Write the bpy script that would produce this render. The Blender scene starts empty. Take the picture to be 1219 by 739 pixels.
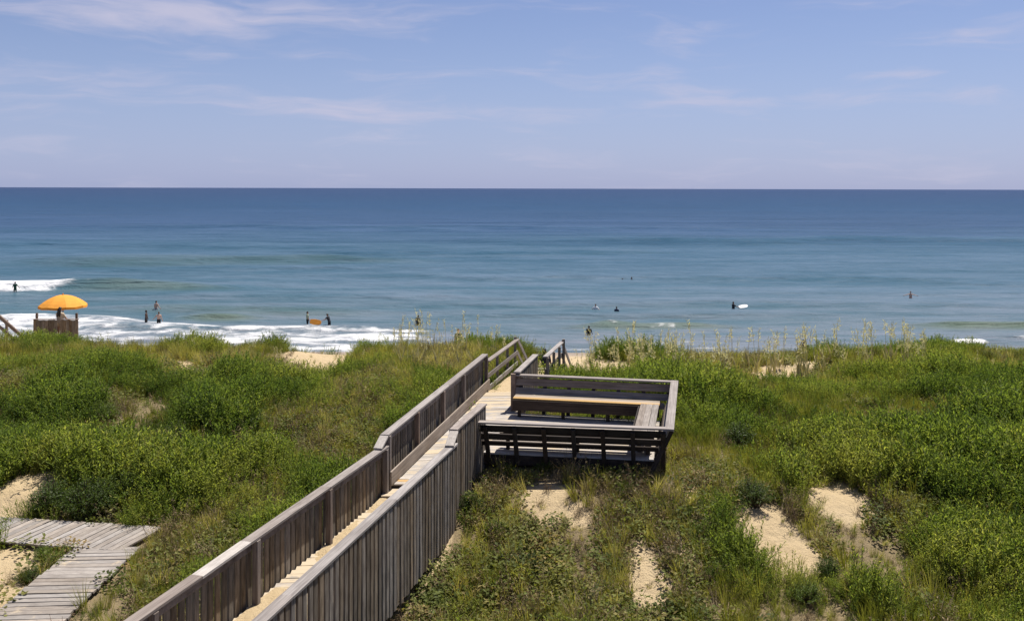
import bpy, bmesh, math, random
import numpy as np
from mathutils import Vector, Matrix
rng = np.random.default_rng(7); random.seed(7)
S = bpy.context.scene
C = S.collection
R = math.radians

# ------------------------------------------------------------------ camera, sky, sun, exposure
F = 1080.0            # focal length in pixels of the 1219 pixel wide photograph
CAMZ = 13.0           # metres above the sea
ROLL = 3.0 / 1219
HOR = 224.3
cam = bpy.data.cameras.new('camera'); cam_o = bpy.data.objects.new('camera', cam); C.objects.link(cam_o)
cam.sensor_width = 36; cam.lens = 36 * F / 1219; cam.shift_y = -(369.5 - HOR) / 1219
cam.clip_start = 0.5; cam.clip_end = 90000
cam_o.matrix_world = Matrix.Translation((0, 0, CAMZ)) @ Matrix.Rotation(R(90), 4, 'X') @ Matrix.Rotation(ROLL, 4, 'Z')
S.camera = cam_o
S.view_settings.view_transform = 'Standard'; S.view_settings.look = 'None'
S.view_settings.exposure = 0.7; S.view_settings.gamma = 1.0; S.view_settings.use_curve_mapping = False
try:
    S.cycles.max_bounces = 6; S.cycles.transparent_max_bounces = 4
except Exception: pass

SUN_EL, SUN_AZ = 66.0, 38.0      # azimuth measured from the view direction (+Y) towards the right (+X)
w = bpy.data.worlds.new('World'); S.world = w; w.use_nodes = True
nt = w.node_tree; nt.nodes.clear()
def N(t, kind, **kw):
    n = t.nodes.new(kind)
    for k, v in kw.items(): setattr(n, k, v)
    return n
def math_n(t, op, a, b=None, c=None, clamp=False):
    n = N(t, 'ShaderNodeMath', operation=op, use_clamp=clamp)
    for i, v in enumerate((a, b, c)):
        if v is None: continue
        if hasattr(v, 'links'): t.links.new(v, n.inputs[i])
        else: n.inputs[i].default_value = v
    return n.outputs[0]
def mixc(t, fac, a, b, mode='MIX'):
    n = N(t, 'ShaderNodeMix', data_type='RGBA', blend_type=mode)
    for sock, v in ((n.inputs[0], fac), (n.inputs[6], a), (n.inputs[7], b)):
        if hasattr(v, 'links'): t.links.new(v, sock)
        elif isinstance(v, (tuple, list)): sock.default_value = (*v[:3], 1)
        else: sock.default_value = v
    return n.outputs[2]
def smooth(t, v, a, b, lo=0.0, hi=1.0):
    n = N(t, 'ShaderNodeMapRange', interpolation_type='SMOOTHSTEP')
    t.links.new(v, n.inputs[0]); n.inputs[1].default_value = a; n.inputs[2].default_value = b
    n.inputs[3].default_value = lo; n.inputs[4].default_value = hi
    return n.outputs[0]
def noise(t, vec, scale, detail=3, rough=0.55, dist=0.0):
    n = N(t, 'ShaderNodeTexNoise'); n.inputs['Scale'].default_value = scale
    n.inputs['Detail'].default_value = detail; n.inputs['Roughness'].default_value = rough; n.inputs['Distortion'].default_value = dist
    if vec is not None: t.links.new(vec, n.inputs['Vector'])
    return n.outputs[0]
def vscale(t, vec, s, off=None):
    n = N(t, 'ShaderNodeMapping'); t.links.new(vec, n.inputs[0]); n.inputs['Scale'].default_value = s
    if off is not None: n.inputs['Location'].default_value = off
    return n.outputs[0]
sky = N(nt, 'ShaderNodeTexSky', sky_type='NISHITA', sun_disc=False)
sky.sun_elevation = R(SUN_EL); sky.sun_rotation = R(SUN_AZ)
sky.altitude = 0; sky.air_density = 1.0; sky.dust_density = 0.6; sky.ozone_density = 3.0
bg = N(nt, 'ShaderNodeBackground'); bg.inputs[1].default_value = 0.05
out = N(nt, 'ShaderNodeOutputWorld')
tc = N(nt, 'ShaderNodeTexCoord'); sep = N(nt, 'ShaderNodeSeparateXYZ'); nt.links.new(tc.outputs['Generated'], sep.inputs[0])
az = math_n(nt, 'ARCTAN2', sep.outputs[0], sep.outputs[1]); el = math_n(nt, 'ARCSINE', sep.outputs[2])
cmb = N(nt, 'ShaderNodeCombineXYZ'); nt.links.new(az, cmb.inputs[0]); nt.links.new(el, cmb.inputs[1])
# thin stretched cirrus over the whole sky, one denser bank high on the left
warp = N(nt, 'ShaderNodeTexNoise'); warp.inputs['Scale'].default_value = 3.0; warp.inputs['Detail'].default_value = 3
nt.links.new(vscale(nt, cmb.outputs[0], (2, 7, 1)), warp.inputs['Vector'])
wv = N(nt, 'ShaderNodeVectorMath', operation='MULTIPLY_ADD'); nt.links.new(warp.outputs['Color'], wv.inputs[0])
wv.inputs[1].default_value = (.16, .05, 0); nt.links.new(cmb.outputs[0], wv.inputs[2])
n1 = noise(nt, vscale(nt, wv.outputs[0], (4.5, 24, 1), (3.1, .7, 0)), 1.3, 6, .52)
n2 = noise(nt, vscale(nt, wv.outputs[0], (14, 130, 1), (1.3, 2.7, 0)), 1.0, 5, .6)
nn = math_n(nt, 'MULTIPLY_ADD', n2, .35, n1)
def blob(a0, e0, sa, se, amt):
    da = math_n(nt, 'DIVIDE', math_n(nt, 'SUBTRACT', az, a0), sa); de = math_n(nt, 'DIVIDE', math_n(nt, 'SUBTRACT', el, e0), se)
    d2 = math_n(nt, 'ADD', math_n(nt, 'MULTIPLY', da, da), math_n(nt, 'MULTIPLY', de, de))
    return math_n(nt, 'MULTIPLY', math_n(nt, 'EXPONENT', math_n(nt, 'MULTIPLY', d2, -1.0)), amt)
bias = math_n(nt, 'ADD', blob(-.42, .178, .22, .022, .34), blob(-.55, .105, .14, .014, .20))
bias = math_n(nt, 'ADD', bias, blob(-.12, .083, .26, .012, .17))
bias = math_n(nt, 'ADD', bias, blob(.30, .095, .20, .008, .14))
bias = math_n(nt, 'ADD', bias, blob(.40, .115, .05, .004, .16))
cl = smooth(nt, math_n(nt, 'ADD', nn, bias), .66, 1.14, 0, .8)
tint = mixc(nt, 1.0, sky.outputs[0], (1.06, 1.0, 1.19), 'MULTIPLY')
low = smooth(nt, el, 0.0, .20)                     # a thin maritime veil that pales the sky towards the horizon all round
veil = mixc(nt, math_n(nt, 'MULTIPLY_ADD', low, -.50, .62), tint, (4.6, 5.75, 9.7))
col = mixc(nt, cl, veil, (7.3, 7.1, 8.9))
nt.links.new(col, bg.inputs[0]); nt.links.new(bg.outputs[0], out.inputs[0])

sun = bpy.data.lights.new('sun', 'SUN'); sun.energy = 4.9; sun.angle = R(0.55); sun.color = (1, .945, .86)
sun_o = bpy.data.objects.new('sun', sun); C.objects.link(sun_o)
sd = Vector((math.sin(R(SUN_AZ)) * math.cos(R(SUN_EL)), math.cos(R(SUN_AZ)) * math.cos(R(SUN_EL)), math.sin(R(SUN_EL))))
sun_o.rotation_euler = sd.to_track_quat('Z', 'Y').to_euler(); sun_o.location = (0, 0, 60)

# ------------------------------------------------------------------ helpers
def at(px, py, Y=None, z=None):
    """world point seen at a pixel of the photograph, at depth Y or at height z"""
    dx, dy = px - 609.5, py - HOR
    dx, dy = dx + ROLL * dy, dy - ROLL * dx
    if Y is None: Y = (CAMZ - z) * F / dy
    return Vector((dx / F * Y, Y, CAMZ - dy / F * Y))
def tag(o, label=None, cat=None, group=None, kind=None):
    for k, v in (('label', label), ('category', cat), ('group', group), ('kind', kind)):
        if v: o[k] = v
    return o
def empty(name, loc, label, cat, group=None, rz=0):
    o = bpy.data.objects.new(name, None); C.objects.link(o); o.location = loc; o.rotation_euler = (0, 0, rz)
    o.empty_display_size = .3
    return tag(o, label, cat, group)
def link(name, me, parent=None, mat=None):
    o = bpy.data.objects.new(name, me); C.objects.link(o)
    if parent: o.parent = parent
    if mat and not me.materials: me.materials.append(mat)
    return o
def mesh(name, v, f, mat=None, smooth_=False):
    me = bpy.data.meshes.new(name); me.from_pydata([tuple(p) for p in v], [], [tuple(q) for q in f]); me.update()
    if mat: me.materials.append(mat)
    if smooth_: me.polygons.foreach_set('use_smooth', [True] * len(me.polygons))
    return me
def sstep(x, a, b):
    t = np.clip((np.asarray(x, float) - a) / (b - a), 0, 1); return t * t * (3 - 2 * t)
def hsh(i, j, s):
    n = (i.astype(np.int64) * 374761393 + j.astype(np.int64) * 668265263 + s * 974634) & 0xffffffff
    n = ((n ^ (n >> 13)) * 1274126177) & 0xffffffff
    return ((n ^ (n >> 16)) & 0xffff) / 65535.0
def vn(x, y, s=0):
    x = np.asarray(x, float); y = np.asarray(y, float)
    i, j = np.floor(x), np.floor(y); u, v = x - i, y - j
    u = u * u * (3 - 2 * u); v = v * v * (3 - 2 * v); i = i.astype(int); j = j.astype(int)
    return (hsh(i, j, s) * (1 - u) + hsh(i + 1, j, s) * u) * (1 - v) + (hsh(i, j + 1, s) * (1 - u) + hsh(i + 1, j + 1, s) * u) * v
def fbm(x, y, s=0, o=3):
    r = 0; a = .5; t = 0
    for k in range(o):
        r = r + a * vn(np.asarray(x) * 2 ** k + 17.3 * k, np.asarray(y) * 2 ** k - 9.1 * k, s + k); t += a; a *= .5
    return r / t

# ------------------------------------------------------------------ materials
def newmat(name):
    m = bpy.data.materials.new(name); m.use_nodes = True
    t = m.node_tree; t.nodes.clear(); o = N(t, 'ShaderNodeOutputMaterial'); p = N(t, 'ShaderNodeBsdfPrincipled')
    t.links.new(p.outputs[0], o.inputs[0]); return m, t, p, o
def setc(p, c): p.inputs['Base Color'].default_value = (*c, 1)
def plain(name, c, rough=.6, var=.25, sc=12):
    m, t, p, o = newmat(name); tcx = N(t, 'ShaderNodeTexCoord')
    n = noise(t, tcx.outputs['Object'], sc, 3)
    t.links.new(mixc(t, n, tuple(x * (1 - var) for x in c), tuple(x * (1 + var) for x in c)), p.inputs['Base Color'])
    p.inputs['Roughness'].default_value = rough; p.inputs['Specular IOR Level'].default_value = .3
    return m
def wood(name, dark, light, sandy=0.0, grain=6.0, vary=.35):
    m, t, p, o = newmat(name)
    tcx = N(t, 'ShaderNodeTexCoord'); oi = N(t, 'ShaderNodeObjectInfo')
    off = N(t, 'ShaderNodeVectorMath', operation='MULTIPLY_ADD'); off.inputs[1].default_value = (37, 19, 53)
    cb = N(t, 'ShaderNodeCombineXYZ')
    for i in range(3): t.links.new(oi.outputs['Random'], cb.inputs[i])
    t.links.new(cb.outputs[0], off.inputs[0]); t.links.new(tcx.outputs['Object'], off.inputs[2])
    g1 = noise(t, vscale(t, off.outputs[0], (2.2, grain, grain)), 1.6, 6, .65)
    g2 = noise(t, vscale(t, off.outputs[0], (5, 1.2, 1.2)), 1.4, 4, .6)
    g = math_n(t, 'MULTIPLY_ADD', g1, .75, math_n(t, 'MULTIPLY', g2, .45))
    c = mixc(t, smooth(t, g, .38, .82), dark, light)
    rv = math_n(t, 'MULTIPLY_ADD', oi.outputs['Random'], vary, 1 - vary * .55)
    hs = N(t, 'ShaderNodeHueSaturation'); t.links.new(rv, hs.inputs['Value']); t.links.new(c, hs.inputs['Color'])
    r2 = math_n(t, 'FRACT', math_n(t, 'MULTIPLY', oi.outputs['Random'], 7.31))
    t.links.new(math_n(t, 'MULTIPLY_ADD', r2, .7, .65), hs.inputs['Saturation'])
    c = hs.outputs[0]
    if sandy:
        geo = N(t, 'ShaderNodeNewGeometry'); sn = noise(t, geo.outputs['Position'], 2.6, 5, .65)
        sp = N(t, 'ShaderNodeSeparateXYZ'); t.links.new(geo.outputs['Normal'], sp.inputs[0])
        fa = math_n(t, 'MULTIPLY', smooth(t, sn, .62 - sandy * .35, .78 - sandy * .3), smooth(t, sp.outputs[2], .3, .8))
        c = mixc(t, fa, c, (.42, .345, .245))
    t.links.new(c, p.inputs['Base Color']); p.inputs['Roughness'].default_value = .85; p.inputs['Specular IOR Level'].default_value = .15
    b = N(t, 'ShaderNodeBump'); b.inputs['Strength'].default_value = .5; b.inputs['Distance'].default_value = .004
    t.links.new(g1, b.inputs['Height']); t.links.new(b.outputs[0], p.inputs['Normal'])
    return m
W_CAP = wood('weathered cap wood', (.15, .128, .115), (.31, .276, .25))
W_CAPL = wood('newer cap wood', (.25, .225, .20), (.41, .375, .34))
W_WALL = wood('weathered wall board', (.068, .053, .041), (.25, .208, .162), vary=.6)
W_POST = wood('dark post wood', (.10, .075, .06), (.24, .19, .16))
W_DECK = wood('bleached deck plank', (.25, .22, .19), (.43, .395, .355), .35)
W_DECKS = wood('sandy deck plank', (.24, .20, .16), (.42, .365, .29), 1.0)
W_DARK = wood('bench wood in painted shade', (.018, .014, .012), (.062, .05, .043))  # shade on bench fronts and under the deck, put into the wood colour
W_BENCH = wood('grey bench wood', (.13, .108, .092), (.30, .26, .225))
W_GOLD = wood('fresh yellow plank', (.31, .215, .12), (.48, .345, .20))
W_PATH = wood('grey path plank', (.17, .148, .13), (.32, .288, .255), .12)

# unit board: length along x, chamfered edges
def unit_board():
    k = .5; c = .08
    prof = [(-k + c, -k), (k - c, -k), (k, -k + c), (k, k - c), (k - c, k), (-k + c, k), (-k, k - c), (-k, -k + c)]
    v = [(-k, y, z) for y, z in prof] + [(k, y, z) for y, z in prof]
    f = [tuple(range(7, -1, -1)), tuple(range(8, 16))] + [(i, (i + 1) % 8, (i + 1) % 8 + 8, i + 8) for i in range(8)]
    return v, f
UV, UF = unit_board()
BM = {}
def board_mesh(name, mat):
    if (name, mat.name) not in BM: BM[(name, mat.name)] = mesh(name, UV, UF, mat)
    return BM[(name, mat.name)]
def frame(p0, p1, up, wd, th):
    p0, p1 = Vector(p0), Vector(p1); x = p1 - p0; L = x.length; x.normalize()
    z = Vector(up) - x * x.dot(Vector(up)); z.normalize(); y = z.cross(x)
    M = Matrix(((x.x * L, y.x * wd, z.x * th, 0), (x.y * L, y.y * wd, z.y * th, 0), (x.z * L, y.z * wd, z.z * th, 0), (0, 0, 0, 1)))
    return Matrix.Translation((p0 + p1) / 2) @ M
def beam(name, p0, p1, wd, th, mat, parent, root, up=(0, 0, 1), jit=0.0):
    """one board as an object, root = top level thing (an unrotated Empty)"""
    if jit:
        e = lambda: Vector((random.uniform(-jit, jit), random.uniform(-jit, jit), random.uniform(-jit, jit)))
        p0 = Vector(p0) + e(); p1 = Vector(p1) + e()
        up = Vector(up) + e() * 6
    o = link(name, board_mesh(name, mat), parent)
    o.matrix_local = Matrix.Translation(-root.location) @ frame(p0, p1, up, wd, th)
    return o
def beams_mesh(name, lst, mat, parent, root):
    """several boards joined into ONE part; lst of (p0,p1,w,t,up)"""
    V, Fc = [], []
    for p0, p1, wd, th, up in lst:
        M = Matrix.Translation(-root.location) @ frame(p0, p1, up, wd, th); b = len(V)
        V += [M @ Vector(q) for q in UV]; Fc += [tuple(i + b for i in q) for q in UF]
    return link(name, mesh(name, V, Fc, mat), parent)

# ------------------------------------------------------------------ layout of the boardwalk and bench deck
ZL, ZH = CAMZ - 4.8, CAMZ - 4.6          # rail tops, low and high section
FL, FH = ZL - .93, ZH - .97              # floors
lowL = (at(458, 530, z=ZL), at(292, 644, z=ZL)); lowR = (at(541, 527, z=ZL), at(391, 664, z=ZL))
def ext(a, b, y): return a + (b - a) * ((y - a.y) / (b.y - a.y))
lowL = (lowL[0], ext(*lowL, 7.0)); lowR = (lowR[0], ext(*lowR, 7.0))
hiL = (at(457, 517, z=ZH), at(577, 421, z=ZH)); hiR = (at(540, 511, z=ZH), at(576, 480, z=ZH))
farR = (at(614, 444, z=ZH), at(638, 421.6, z=ZH))
rampL = (at(580, 430, z=CAMZ - 4.8), at(616, 404, z=CAMZ - 5.0)); rampR = (at(649, 425, z=CAMZ - 4.8), at(669, 407, z=CAMZ - 5.0))
ZN, ZF_ = CAMZ - 4.83, CAMZ - 4.67      # near and far bench backs
capA, capB, capC, capD = at(570, 501, z=ZN), at(797, 509, z=ZN), at(803, 453.5, z=ZF_), at(612, 445, z=ZF_)
def Q(s, t, z):      # s along the near edge, t towards the sea
    p = (capA * (1 - s) + capB * s) * (1 - t) + (capD * (1 - s) + capC * s) * t
    return Vector((p.x, p.y, z))
WALK_C = [(lowL[1] + lowR[1]) / 2, (lowL[0] + lowR[0]) / 2, (hiL[0] + hiR[0]) / 2, (hiL[1] + farR[1]) / 2, (rampL[1] + rampR[1]) / 2]
wy = np.array([p.y for p in WALK_C]); wx = np.array([p.x for p in WALK_C])
def walkx(y): 
    y = np.asarray(y, float)
    return np.where(y > wy[-1], wx[-1] + (y - wy[-1]) * .2, np.interp(y, wy, wx))

# ------------------------------------------------------------------ ground
PY = [-40, 8, 14, 16, 18, 20, 22, 24, 26, 28, 31, 33, 35, 38, 42, 47, 55, 64, 72, 80, 100, 160, 400]
PLf = [5.6, 6.0, 6.18, 6.2, 6.25, 6.5, 6.68, 6.85, 7.0, 7.15, 7.30, 7.22, 6.7, 5.5, 4.2, 2.9, 1.8, 0.85, 0.0, -.9, -2.2, -5, -12]
PRt = [5.6, 6.0, 6.25, 6.5, 6.98, 7.12, 7.1, 7.08, 7.1, 7.18, 7.28, 7.22, 6.7, 5.4, 4.0, 2.8, 1.8, 0.85, 0.0, -.9, -2.2, -5, -12]
def H(x, y):
    x = np.asarray(x, float); y = np.asarray(y, float)
    a = np.interp(y, PY, PLf); b = np.interp(y, PY, PRt) - (.36 + .22 * np.exp(-((x - 4.5) / 4.5) ** 2)) * np.exp(-((y - 31.3) / 3.8) ** 2)
    k = sstep(x - walkx(y), -1.2, 1.0); h = a * (1 - k) + b * k
    cr = np.exp(-((y - 31) / 3.2) ** 2)
    dc = -.85 * np.exp(-((x + 6.6) / 1.5) ** 2) + .10 * np.exp(-((x + 3.0) / 1.5) ** 2) - .22 * np.exp(-((x - 2.6) / 1.9) ** 2)
    dc = dc - .26 * np.exp(-((x + 17.2) / 1.8) ** 2) - .20 * np.exp(-((x + 10.6) / 1.2) ** 2)
    dc = dc - .34 * np.exp(-((x - 8.3) / 2.0) ** 2) + .18 * sstep(x, 10.2, 11.8) - .16 * sstep(x, 13.6, 15.2)
    h = h + cr * (dc - .27)
    dune = sstep(y, 10, 14) * (1 - sstep(y, 34, 44))
    h = h + dune * ((fbm(x / 3.4, y / 3.4, 3) - .5) * .42 + (fbm(x / .9, y / .9, 9) - .5) * .14)
    h = h + (1 - dune) * (fbm(x / 6, y / 6, 21) - .5) * .10 * (y < 75)
    pth = np.maximum(sstep(x, -30, -29) * (1 - sstep(x, -6.6, -5.6)) * sstep(y, 15.6, 16.4) * (1 - sstep(y, 18.5, 19.3)),
                     sstep(x, -8.6, -8.0) * (1 - sstep(x, -6.8, -6.2)) * (1 - sstep(y, 17, 18)))
    h = h * (1 - pth) + 6.2 * pth
    rp = (1 - sstep(np.abs(x - walkx(y)), .65, 1.1)) * sstep(y, 23.6, 24.6) * (1 - sstep(y, 35.5, 37))
    h = h * (1 - rp) + (7.40 - .072 * (y - 24.5) - .56 * np.maximum(y - 30.0, 0) + (fbm(x / .7, y / .7, 5) - .5) * .05) * rp
    uw = (1 - sstep(np.abs(x - walkx(y)), .7, 1.0)) * (1 - sstep(y, 23.4, 24.2))
    h = np.where(uw > 0, h * (1 - uw) + np.minimum(h, np.where(y < 16.4, FL, FH) - .3) * uw, h)
    return h
def ground(px, py):
    lo, hi = 8.0, 60.0
    for Y in np.arange(9, 60, .1):
        p = at(px, py, Y)
        if p.z <= H(p.x, p.y): return Vector((p.x, p.y, float(H(p.x, p.y))))
    return p
class Ell:
    """ellipse on the ground under a pixel ellipse of the photograph"""
    def __init__(s, px, py, rx, ry, rot=0, lift=0.0):
        g = ground(px, py); s.x, s.y = g.x, g.y; k = g.y / F
        s.rx = rx * k; s.ry = ry * k * g.y / (CAMZ - g.z) * .95; s.c, s.s = math.cos(rot), math.sin(rot)
    def __call__(s, x, y):
        dx, dy = (x - s.x) / s.rx, (y - s.y) / s.ry
        a, b = dx * s.c + dy * s.s, -dx * s.s + dy * s.c
        return np.exp(-(a * a + b * b) ** 1.5)
SANDS = [Ell(650, 598, 32, 20, -.5), Ell(690, 616, 22, 11), Ell(924, 650, 48, 38, -.75), Ell(892, 620, 26, 18), Ell(997, 593, 44, 21, -.4), Ell(768, 688, 20, 38, -.4),
         Ell(28, 588, 50, 22, .5), Ell(8, 612, 22, 26), Ell(14, 668, 52, 36), Ell(28, 712, 56, 30), Ell(236, 440, 30, 6), Ell(268, 440, 18, 5), Ell(222, 434, 14, 4), Ell(45, 444, 12, 5), Ell(720, 443, 38, 17), Ell(690, 436, 20, 8),
         Ell(540, 608, 8, 50, .25), Ell(515, 655, 10, 50, .3), Ell(380, 424, 46, 16), Ell(372, 412, 40, 12), Ell(175, 634, 22, 6), Ell(425, 632, 20, 8), Ell(930, 446, 42, 8), Ell(958, 433, 20, 6), Ell(815, 660, 12, 10), Ell(790, 700, 14, 14), Ell(825, 590, 10, 12)]
DRYS = [Ell(40, 690, 80, 60), Ell(330, 500, 40, 22), Ell(210, 560, 40, 14), Ell(220, 650, 90, 40), Ell(300, 610, 60, 40), Ell(400, 520, 60, 40), Ell(440, 470, 60, 30), Ell(620, 650, 190, 90), Ell(790, 640, 90, 70), Ell(830, 570, 40, 40), Ell(930, 445, 70, 22),
        Ell(690, 430, 80, 22), Ell(870, 432, 50, 14), Ell(270, 436, 110, 14), Ell(40, 455, 50, 14), Ell(1060, 620, 60, 22, -.3), Ell(985, 640, 30, 20), Ell(535, 430, 50, 20), Ell(640, 740, 220, 60), Ell(1190, 430, 30, 12), Ell(190, 690, 40, 40)]
GREENS = [Ell(800, 450, 70, 28), Ell(840, 490, 70, 40), Ell(90, 590, 70, 30), Ell(250, 530, 130, 50), Ell(150, 480, 160, 30), Ell(380, 450, 60, 22), Ell(1080, 450, 130, 30), Ell(900, 560, 60, 30), Ell(1120, 520, 140, 50)]
def fields(x, y):
    sand = np.zeros_like(x); dry = np.zeros_like(x); grn = np.zeros_like(x)
    nz = fbm(x / .8, y / .8, 31) - .5
    for e in SANDS: sand = np.maximum(sand, e(x, y))
    for e in DRYS: dry = np.maximum(dry, e(x, y))
    for e in GREENS: grn = np.maximum(grn, e(x, y))
    sand = sstep(sand + nz * .75, .34, .62)
    dry = np.clip(sstep(dry + (fbm(x / 2.2, y / 2.2, 41) - .5) * .9, .25, .75) - .6 * sstep(grn, .4, .8), 0, 1)
    beach = sstep(y, 34.5, 37); sand = np.maximum(sand, beach)
    rp = (np.abs(x - walkx(y)) < .8) & (y > 23.5); sand = np.where(rp, 1, sand)
    return sand, dry, grn

xs = np.concatenate([np.linspace(-900, -60, 22)[:-1], np.linspace(-60, -26, 40)[:-1], np.linspace(-26, 26, 290), np.linspace(26, 60, 40)[1:], np.linspace(60, 900, 22)[1:]])
ys = np.concatenate([np.linspace(-60, 6, 16)[:-1], np.linspace(6, 40, 210), np.linspace(40, 85, 90)[1:], np.linspace(85, 400, 24)[1:]])
GX, GY = np.meshgrid(xs, ys); GZ = H(GX, GY)
def grid_mesh(name, X, Y, Z, attrs, mat):
    ny, nx = X.shape; me = bpy.data.meshes.new(name)
    me.vertices.add(nx * ny); me.vertices.foreach_set('co', np.stack([X, Y, Z], -1).astype(np.float32).ravel())
    i = np.arange((ny - 1) * nx).reshape(ny - 1, nx)[:, :-1].ravel()
    q = np.stack([i, i + 1, i + nx + 1, i + nx], 1).astype(np.int32)
    me.loops.add(q.size); me.loops.foreach_set('vertex_index', q.ravel())
    me.polygons.add(len(q)); me.polygons.foreach_set('loop_start', np.arange(0, q.size, 4, dtype=np.int32))
    me.update(calc_edges=True); me.polygons.foreach_set('use_smooth', np.ones(len(q), bool))
    for k, a in attrs.items():
        at_ = me.attributes.new(k, 'FLOAT', 'POINT'); at_.data.foreach_set('value', a.astype(np.float32).ravel())
    me.materials.append(mat); return me
m, t, p, o = newmat('dune sand')
geo = N(t, 'ShaderNodeNewGeometry'); a = N(t, 'ShaderNodeAttribute', attribute_name='litter')
g1 = noise(t, geo.outputs['Position'], 1.3, 6, .65); g2 = noise(t, geo.outputs['Position'], 26, 4, .7)
sandc = mixc(t, g1, (.36, .265, .148), (.50, .395, .245))
sandc = mixc(t, smooth(t, g2, .56, .72, 0, .45), sandc, (.30, .21, .12))
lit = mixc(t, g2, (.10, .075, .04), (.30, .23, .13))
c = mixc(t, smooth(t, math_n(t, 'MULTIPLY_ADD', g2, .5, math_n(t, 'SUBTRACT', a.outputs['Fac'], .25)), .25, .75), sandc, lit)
sp = N(t, 'ShaderNodeSeparateXYZ'); t.links.new(geo.outputs['Position'], sp.inputs[0])
wet = math_n(t, 'MULTIPLY', smooth(t, math_n(t, 'MULTIPLY_ADD', g1, .4, sp.outputs[2]), .95, .35), smooth(t, sp.outputs[1], 50, 56))
c = mixc(t, wet, c, (.26, .20, .14))
t.links.new(c, p.inputs['Base Color']); t.links.new(smooth(t, wet, 0, 1, .95, .45), p.inputs['Roughness']); p.inputs['Specular IOR Level'].default_value = .25
b = N(t, 'ShaderNodeBump'); b.inputs['Strength'].default_value = .9; b.inputs['Distance'].default_value = .05
hh = math_n(t, 'MULTIPLY_ADD', noise(t, geo.outputs['Position'], 5, 4, .6), 1.6, g2)
t.links.new(hh, b.inputs['Height']); t.links.new(b.outputs[0], p.inputs['Normal'])
M_SAND = m
sf, df, gf = fields(GX.ravel(), GY.ravel())
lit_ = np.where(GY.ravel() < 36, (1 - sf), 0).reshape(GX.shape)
tag(link('ground', grid_mesh('ground', GX, GY, GZ, {'litter': lit_}, M_SAND)), kind='structure')

# ------------------------------------------------------------------ sea
m, t, p, o = newmat('sea water')
geo = N(t, 'ShaderNodeNewGeometry'); sp = N(t, 'ShaderNodeSeparateXYZ'); t.links.new(geo.outputs['Position'], sp.inputs[0])
pos = geo.outputs['Position']
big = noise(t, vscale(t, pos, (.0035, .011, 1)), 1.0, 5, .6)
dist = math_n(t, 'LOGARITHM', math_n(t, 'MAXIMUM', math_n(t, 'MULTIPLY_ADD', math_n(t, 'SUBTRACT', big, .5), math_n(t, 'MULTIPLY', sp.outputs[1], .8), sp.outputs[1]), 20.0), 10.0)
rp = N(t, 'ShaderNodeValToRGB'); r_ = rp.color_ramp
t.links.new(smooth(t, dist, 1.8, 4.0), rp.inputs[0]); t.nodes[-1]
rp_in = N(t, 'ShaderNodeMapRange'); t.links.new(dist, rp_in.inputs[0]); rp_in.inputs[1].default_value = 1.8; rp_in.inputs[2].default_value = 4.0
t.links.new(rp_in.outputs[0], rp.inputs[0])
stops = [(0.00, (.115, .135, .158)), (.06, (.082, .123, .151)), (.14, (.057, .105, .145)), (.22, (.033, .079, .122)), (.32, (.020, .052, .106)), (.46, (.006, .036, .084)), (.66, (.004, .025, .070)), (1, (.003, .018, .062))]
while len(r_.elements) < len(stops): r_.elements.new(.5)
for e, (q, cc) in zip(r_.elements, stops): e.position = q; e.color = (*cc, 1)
fo = N(t, 'ShaderNodeAttribute', attribute_name='foam'); front_att = N(t, 'ShaderNodeAttribute', attribute_name='painted_front')
fn = noise(t, vscale(t, pos, (.38, .62, 1)), 1.0, 6, .66, .5)
fn2 = noise(t, vscale(t, pos, (.25, .16, 1), (4, 9, 0)), 1.0, 3, .6)
fsum = math_n(t, 'MULTIPLY_ADD', fn, .75, math_n(t, 'MULTIPLY', fn2, .25))
fmask = smooth(t, math_n(t, 'ADD', fsum, fo.outputs['Fac']), .90, 1.24)
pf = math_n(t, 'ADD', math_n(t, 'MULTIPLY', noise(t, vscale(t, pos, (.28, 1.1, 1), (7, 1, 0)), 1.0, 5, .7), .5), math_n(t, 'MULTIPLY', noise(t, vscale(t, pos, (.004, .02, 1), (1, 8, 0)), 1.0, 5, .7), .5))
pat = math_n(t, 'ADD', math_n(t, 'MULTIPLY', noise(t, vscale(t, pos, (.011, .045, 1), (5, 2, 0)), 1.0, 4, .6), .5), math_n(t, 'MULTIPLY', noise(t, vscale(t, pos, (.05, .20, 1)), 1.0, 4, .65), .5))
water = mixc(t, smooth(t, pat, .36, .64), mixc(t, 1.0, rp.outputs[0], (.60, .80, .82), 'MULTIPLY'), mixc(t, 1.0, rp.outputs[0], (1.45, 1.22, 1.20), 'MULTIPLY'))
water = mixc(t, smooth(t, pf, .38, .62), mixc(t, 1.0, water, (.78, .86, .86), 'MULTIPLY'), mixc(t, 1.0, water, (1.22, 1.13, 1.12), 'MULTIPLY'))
wc = mixc(t, front_att.outputs['Fac'], water, (.10, .125, .06))  # swell fronts mirror less sky: that green is painted into the colour
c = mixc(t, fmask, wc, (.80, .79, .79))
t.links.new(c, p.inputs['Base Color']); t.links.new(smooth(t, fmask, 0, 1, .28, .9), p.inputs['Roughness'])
p.inputs['IOR'].default_value = 1.333; p.inputs['Specular IOR Level'].default_value = .04
b1 = noise(t, vscale(t, pos, (.22, .55, 1)), 1.0, 6, .65, .4); b2 = noise(t, vscale(t, pos, (.03, .09, 1)), 1.0, 4, .6)
bh = math_n(t, 'MULTIPLY_ADD', b2, 3.0, math_n(t, 'MULTIPLY_ADD', fmask, .5, b1))
b = N(t, 'ShaderNodeBump'); b.inputs['Strength'].default_value = .9; b.inputs['Distance'].default_value = .8
t.links.new(bh, b.inputs['Height']); t.links.new(b.outputs[0], p.inputs['Normal'])
M_SEA = m
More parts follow.
